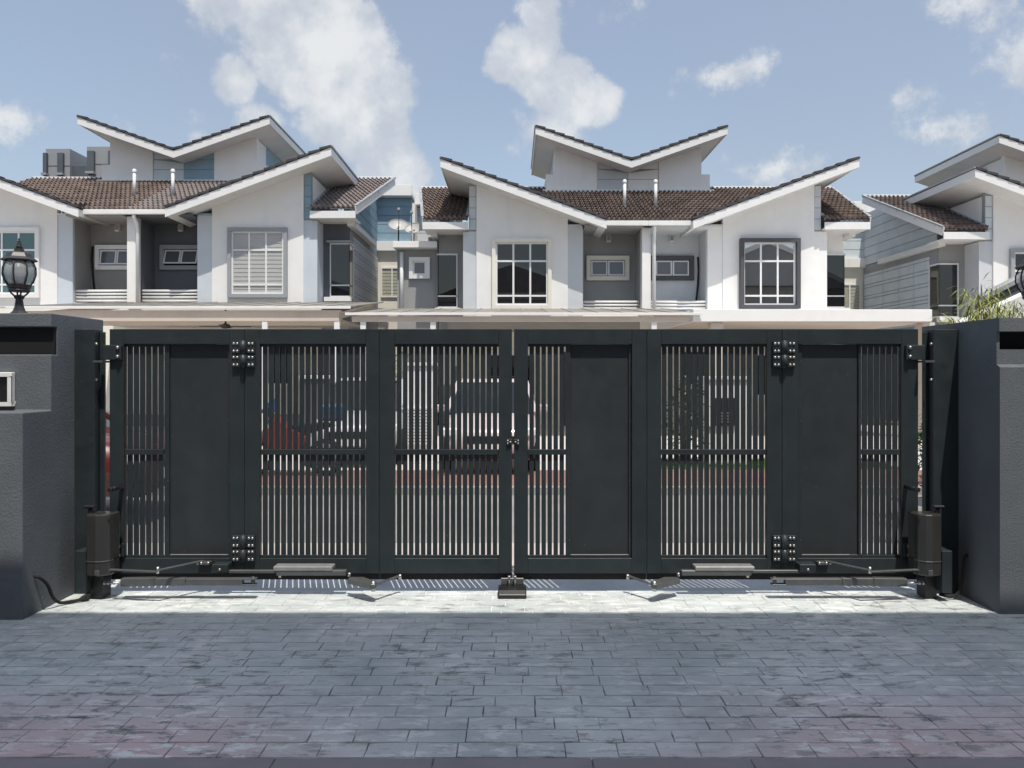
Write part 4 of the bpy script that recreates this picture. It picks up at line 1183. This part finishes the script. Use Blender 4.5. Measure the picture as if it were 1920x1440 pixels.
def bamboo(base, height, spread, n, label, seed):
    rnd = random.Random(seed)
    t = thing('bamboo_plant', base, label, 'plant', 'bamboo plants behind the right pillar')
    st = MB(); lf = MB()
    for k in range(n):
        a = rnd.uniform(0, 6.28); hh = height * rnd.uniform(.7, 1.0)
        q = Vector(base) + Vector((rnd.uniform(-.10, .10), rnd.uniform(-.10, .10), 0))
        lean = Vector((math.cos(a), math.sin(a), 0)) * spread * rnd.uniform(.3, 1.0)
        pts = [q + lean * (i / 6.0) ** 2 + Vector((0, 0, hh * (i / 6.0) * (1 - .10 * (i / 6.0)))) for i in range(7)]
        st.path(pts, [.010 - .001 * i for i in range(7)], 5)
        for i in range(3, 7):
            for j in range(6):
                leaf_cloud(lf, rnd, pts[i] + Vector((rnd.uniform(-.1, .1), rnd.uniform(-.1, .1), rnd.uniform(-.12, .06))), (.05, .05, .05), 8, .16, .015, -.6)
    st.build('stem', M['stem'], t); lf.build('foliage', M['leaf'], t, fix=False)
    return t
g = at(1822, 0, 8.2); bamboo((g.x, 8.2, 0), 2.95, .22, 13, 'tall yellow-green bamboo clump above the right pillar, beside the dark window', 5)
g = at(1850, 0, 7.6); bamboo((g.x, 7.6, 0), 2.55, .30, 11, 'shorter bamboo in front of the raked white wall, just right of the tall clump', 8)
g = at(1895, 0, 8.6); bamboo((g.x, 8.6, 0), 2.75, .3, 6, 'thin bamboo at the right edge near the right lantern', 11)
g = at(1770, 0, 7.0); bamboo((g.x, 7.0, 0), 2.2, .2, 3, 'sparse low bamboo behind the corner of the right pillar', 14)
# white wall with raking top behind the bamboo
rw = thing('raked_wall', (6.6, 9.4, 0), 'white wall with sloping top and dark coping behind the bamboo', 'wall')
a0, a1 = at(1785, 612, 9.4), at(2100, 470, 9.4)
MB().prism([(a0.x, 0), (a1.x, 0), (a1.x, a1.z), (a0.x, a0.z)], 9.4, 9.6, 'y').build('wall_face', M['white'], rw, .006)
c0, c1 = at(1836, 560, 10.2), at(2100, 425, 10.2)
MB().beam(c0, c1, .2, .07).build('sloping_coping', M['grey_flash'], rw, .006)
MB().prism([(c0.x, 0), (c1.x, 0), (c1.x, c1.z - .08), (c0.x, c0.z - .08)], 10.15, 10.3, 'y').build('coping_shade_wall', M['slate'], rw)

def shrub(base, rad, n, label, seed, cat='shrub', ln=.10, wd=.05):
    rnd = random.Random(seed)
    t = thing('leafy_shrub', base, label, cat)
    st = MB(); lf = MB()
    for k in range(6):
        a = rnd.uniform(0, 6.28)
        st.path([Vector(base), Vector(base) + Vector((math.cos(a) * rad[0] * .3, math.sin(a) * rad[1] * .3, rad[2])), Vector(base) + Vector((math.cos(a) * rad[0] * .7, math.sin(a) * rad[1] * .7, rad[2] * 1.7))], [.02, .014, .006], 5)
    leaf_cloud(lf, rnd, Vector(base) + Vector((0, 0, rad[2] * 1.05)), rad, n, ln, wd, 0.0)
    st.build('stem', M['stem'], t); lf.build('foliage', M['leaf2'], t, fix=False)
shrub((at(1287, 0, 13.2).x, 13.2, 0), (.40, .35, .80), 900, 'green shrub seen through the right slatted leaf, beside a white pier', 21)
shrub((at(1725, 0, 9.0).x + .1, 8.6, 0), (.35, .5, .62), 900, 'green shrub glimpsed through the gap beside the right gate post', 22)
shrub((at(748, 0, 15).x, 15, 0), (.35, .35, 1.05), 700, 'tall green shrub glimpsed through the left edge of the centre slats', 23)
gr = MB(); rg = random.Random(4)
for i in range(3500):
    x = rg.uniform(2.3, 6.5); y_ = rg.uniform(12.75, 14.1); hh = rg.uniform(.04, .10); a = rg.uniform(0, 3.14)
    gr.add([(x - .012 * math.cos(a), y_ - .012 * math.sin(a), 0), (x + .012 * math.cos(a), y_ + .012 * math.sin(a), 0), (x + rg.uniform(-.03, .03), y_ + rg.uniform(-.03, .03), hh)], [(0, 1, 2)])
go = gr.build('grass_verge', M['grass'], fix=False); tag(go, 'short green grass strip seen through the right slats', 'grass', None, 'stuff')
B('verge_soil', M['grass'], None, 2.3, 6.5, 12.72, 14.1, 0.001, 0.012); tag(bpy.data.objects['verge_soil'], kind='structure')

# ------------------------------------------------------------------ piers of the opposite gateways
def pier(px0, px1, ytop, D, m, panel, label, louvre=False):
    x0, x1 = at(px0, 0, D).x, at(px1, 0, D).x; zt = at(0, ytop, D).z
    t = thing('gate_pier', ((x0 + x1) / 2, D, 0), label, 'pier', 'gate piers across the road')
    B('pier_shaft', M[m], t, x0, x1, D, D + .45, 0, zt - .06, .006)
    B('pier_cap', M['trim'], t, x0 - .04, x1 + .04, D - .04, D + .49, zt - .0599, zt, .006)
    if panel:
        a, c = at(panel[0], panel[1], D), at(panel[2], panel[3], D)
        bx = B('letter_box', M['black'], t, a.x, c.x, D - .06, D - .001, c.z, a.z, .005)
        for k in range(4): B('letter_slot', M['concrete'], bx, a.x + .06, c.x - .06, D - .066, D - .0605, c.z + .06 + .05 * k, c.z + .08 + .05 * k)
    if louvre:
        for k in range(12): B('louvre', M['trim'], t, x0 + .02, x1 - .02, D - .05, D - .001, .35 + .055 * k, .385 + .055 * k)
pier(1325, 1402, 706, 13.3, 'white', (1340, 746, 1378, 798), 'white pier with black letter box seen through the right slatted leaf')
pier(566, 612, 704, 13.3, 'slate', None, 'dark pier seen through the left slatted leaf')
pier(763, 812, 680, 13.6, 'white', None, 'white louvred pier seen through the slats left of the lock', True)

# ------------------------------------------------------------------ cars glimpsed through the slats
def car(cx, cy, rot, paint, label, L_=4.2, Wd=1.66, H=1.52):
    t = thing('parked_car', (cx, cy, 0), label, 'car', 'cars parked beyond the gate')
    t.rotation_euler = (0, 0, rot)
    def loc(mb, name, m, par=t, bev=0.0, segs=2):
        me = mb.mesh(name, m); o = bpy.data.objects.new(name, me); COL.objects.link(o); o.parent = par; WORLD[o] = Vector((cx, cy, 0))
        if bev:
            md = o.modifiers.new('bevel', 'BEVEL'); md.width = bev; md.segments = segs; md.limit_method = 'ANGLE'
        return o
    hw = Wd / 2; f = -L_ / 2; r_ = L_ / 2      # front of the car looks along local -Y
    st = [(f, .70, .32, .62), (f + .12, .88, .24, .78), (f + .9, .98, .22, .92), (f + 1.15, 1.0, .22, .97), (r_ - .5, 1.0, .22, 1.0), (r_ - .1, .96, .26, .98), (r_, .86, .38, .85)]
    m_ = MB(); vs = []; fs = []
    for (yy, wf, zb, zt) in st:
        w_ = hw * wf
        vs += [(-w_ * .9, yy, zb), (-w_, yy, (zb + zt) / 2), (-w_ * .93, yy, zt - .04), (-w_ * .7, yy, zt), (w_ * .7, yy, zt), (w_ * .93, yy, zt - .04), (w_, yy, (zb + zt) / 2), (w_ * .9, yy, zb)]
    for i in range(len(st) - 1):
        for k in range(8): fs.append((i * 8 + k, i * 8 + (k + 1) % 8, (i + 1) * 8 + (k + 1) % 8, (i + 1) * 8 + k))
    fs += [tuple(range(8)), tuple(range(8 * len(st) - 1, 8 * len(st) - 9, -1))]
    m_.add(vs, fs, True); loc(m_, 'car_body', paint)
    cb = MB(); y0, y1, y2, y3 = f + .95, f + 1.75, r_ - .75, r_ - .12
    ww, wr = hw * .93, hw * .74
    cb.add([(-ww, y0, .93), (ww, y0, .93), (ww, y3, .97), (-ww, y3, .97), (-wr, y1, H - .05), (wr, y1, H - .05), (wr, y2, H - .04), (-wr, y2, H - .04)],
           [(0, 1, 5, 4), (1, 2, 6, 5), (2, 3, 7, 6), (3, 0, 4, 7), (4, 5, 6, 7), (3, 2, 1, 0)])
    loc(cb, 'windows', M['glass'])
    rf = MB().add([(-wr - .02, y1 - .03, H - .06), (wr + .02, y1 - .03, H - .06), (wr + .02, y2 + .04, H - .05), (-wr - .02, y2 + .04, H - .05), (-wr + .1, y1 + .15, H), (wr - .1, y1 + .15, H), (wr - .1, y2 - .1, H), (-wr + .1, y2 - .1, H)],
                  [(0, 1, 5, 4), (1, 2, 6, 5), (2, 3, 7, 6), (3, 0, 4, 7), (4, 5, 6, 7), (3, 2, 1, 0)])
    loc(rf, 'roof_panel', paint)
    for sx in (-1, 1):
        for (pa, pb, w_, h_) in (((sx * ww, y0, .93), (sx * (wr + .01), y1, H - .05), .07, .06), ((sx * ww, (y1 + y2) / 2, .95), (sx * wr, (y1 + y2) / 2, H - .05), .06, .08), ((sx * ww, y3, .96), (sx * wr, y2, H - .05), .09, .1)):
            loc(MB().beam(pa, pb, w_, h_), 'window_pillar', paint)
        loc(MB().box(sx * hw * .62, sx * hw * .96, f - .0 + .02, f + .2, .60, .74), 'headlight', M['bulb'], t, .03)
        loc(MB().box(sx * (hw + .02), sx * (hw + .18), y0 + .35, y0 + .47, .93, 1.06), 'wing_mirror', paint, t, .03)
        for yy in (f + .75, r_ - .75):
            wo = loc(MB().lathe([(.18, -.09), (.29, -.10), (.31, -.06), (.31, .06), (.29, .10), (.18, .09)], (sx * (hw - .10), yy, .31), 20, True, 'x'), 'wheel', M['rubber'])
            loc(MB().lathe([(0, -.095), (.18, -.092), (.185, 0), (.18, .092), (0, .095)], (sx * (hw - .10), yy, .31), 14, True, 'x'), 'rim', M['rim'], wo)
    loc(MB().box(-.42, .42, f - .012, f + .05, .50, .62), 'grille', M['black'], t, .01)
    loc(MB().box(-.26, .26, f - .03, f - .013, .38, .49), 'number_plate', M['trim'])
    loc(MB().box(-.7, .7, f - .005, f + .1, .26, .36), 'bumper', M['black'], t, .02)
    return t
car(at(915, 0, 11.2).x, 11.9 + 2.1, 0.0, M['car_silver'], 'pinkish silver car facing the gate, seen through the slats left of the lock', 4.0, 1.6, 1.5)
car(at(648, 0, 12.6).x, 12.9 + 2.1, 0.0, M['car_grey'], 'silver car facing the gate, seen through the left slatted leaf')
car(-6.2, 9.2, R(90), M['car_red'], 'dark red car parked along the road, glimpsed beside the left gate post')

mc = thing('motorcycle', (at(545, 0, 12).x, 12, 0), 'red and blue motorcycle glimpsed through the left slatted leaf', 'motorcycle')
mxx = at(545, 0, 12).x
for dx in (-.55, .55):
    w_ = MB().lathe([(.22, -.045), (.27, -.05), (.29, 0), (.27, .05), (.22, .045)], (mxx + dx, 12, .29), 20, True, 'y').build('wheel', M['rubber'], mc)
    MB().lathe([(.03, -.05), (.03, .05)], (mxx + dx, 12, .29), 10, True, 'y').build('hub', M['rim'], w_)
MB().path([(mxx - .55, 12, .29), (mxx - .40, 12, .75), (mxx - .32, 12, 1.0)], .028, 8).build('front_fork', M['rim'], mc)
MB().prism([(mxx - .45, .55), (mxx - .2, .95), (mxx - .05, .80), (mxx + .3, .62), (mxx + .2, .35), (mxx - .2, .32)], 11.88, 12.12, 'y').build('fairing', M['red'], mc, .03, 2)
MB().prism([(mxx - .05, .80), (mxx + .55, .84), (mxx + .7, .78), (mxx + .3, .66)], 11.87, 12.13, 'y').build('seat', M['black'], mc, .03, 2)
MB().prism([(mxx - .46, .98), (mxx - .25, 1.22), (mxx - .2, 1.0)], 11.85, 12.15, 'y').build('windshield', M['bluep'], mc, .02, 2)
MB().tube((mxx - .3, 11.7, 1.05), (mxx - .3, 12.3, 1.05), .018, n=8).build('handlebar', M['black'], mc)
B('top_box', M['bluep'], mc, mxx + .5, mxx + .85, 11.82, 12.18, .86, 1.12, .04)

# ------------------------------------------------------------------ the property behind the camera (seen in the far windows, an added canopy shades the drive)
own = thing('own_house', (0, -4, 0), 'house behind the camera with an added canopy that shades the driveway', 'house')
PZ = 6.1
PY = 5.075 - PZ / (math.tan(SUN_EL) / math.cos(SUN_AZ))
B('shade_canopy', M['white'], own, -5.2, 6.0, PY - 2.5, PY, PZ, PZ + .16)  # unseen roof cut to a narrow strip: shades the drive, admits sky fill
for x in (-5.0, 5.8):
    B('added_beam', M['white'], own, x - .1, x + .1, -3.19, PY - 2.501, PZ, PZ + .16)  # beams and columns added only to carry the unseen canopy
    B('added_column', M['white'], own, x - .12, x + .12, PY - 2.3, PY - 2.05, 0, PZ - .001)
B('wall', M['white'], own, -5.5, 5.5, -12, -3.2, 0, 6.32)
MB().prism([(-6.0, 6.321), (6.0, 6.321), (6.0, 6.5), (0, 8.6), (-6.0, 6.5)], -12.6, -2.6, 'y').build('roof', M['tile_br'], own)
for nx, lbl in ((16.4, 'right'), (-17.5, 'left')):
    t = thing('facing_house', (nx, -4, 0), 'gabled house behind the camera on the %s, mirrored in the far windows' % lbl, 'house')
    B('wall', M['midgrey'], t, nx - 6, nx + 6, -13, -3.0, 0, 7.2)
    MB().prism([(nx - 6.4, 7.201), (nx + 6.4, 7.201), (nx, 10.0)], -13.4, -2.2, 'y').build('roof', M['tile_br'], t)
    MB().prism([(nx - 6.1, 7.22), (nx + 6.1, 7.22), (nx, 9.88)], -2.199, -2.19, 'y').build('gable_face', M['midgrey'], t)
    for k in (-1, 1):
        MB().beam((nx, -2.15, 10.05), (nx + k * 6.8, -2.15, 7.1), .06, .3).build('fascia', M['trim'], t)
        B('window', M['glass'], t, nx + k * 3 - .8, nx + k * 3 + .8, -3.0, -2.95, 4.0, 6.2)
        MB().prism([(nx + k * 3 - 2.4, 3.4), (nx + k * 3 + 2.4, 3.4), (nx + k * 3, 5.0)], -2.9, -.5, 'y').build('porch_roof', M['tile_gr'], t)
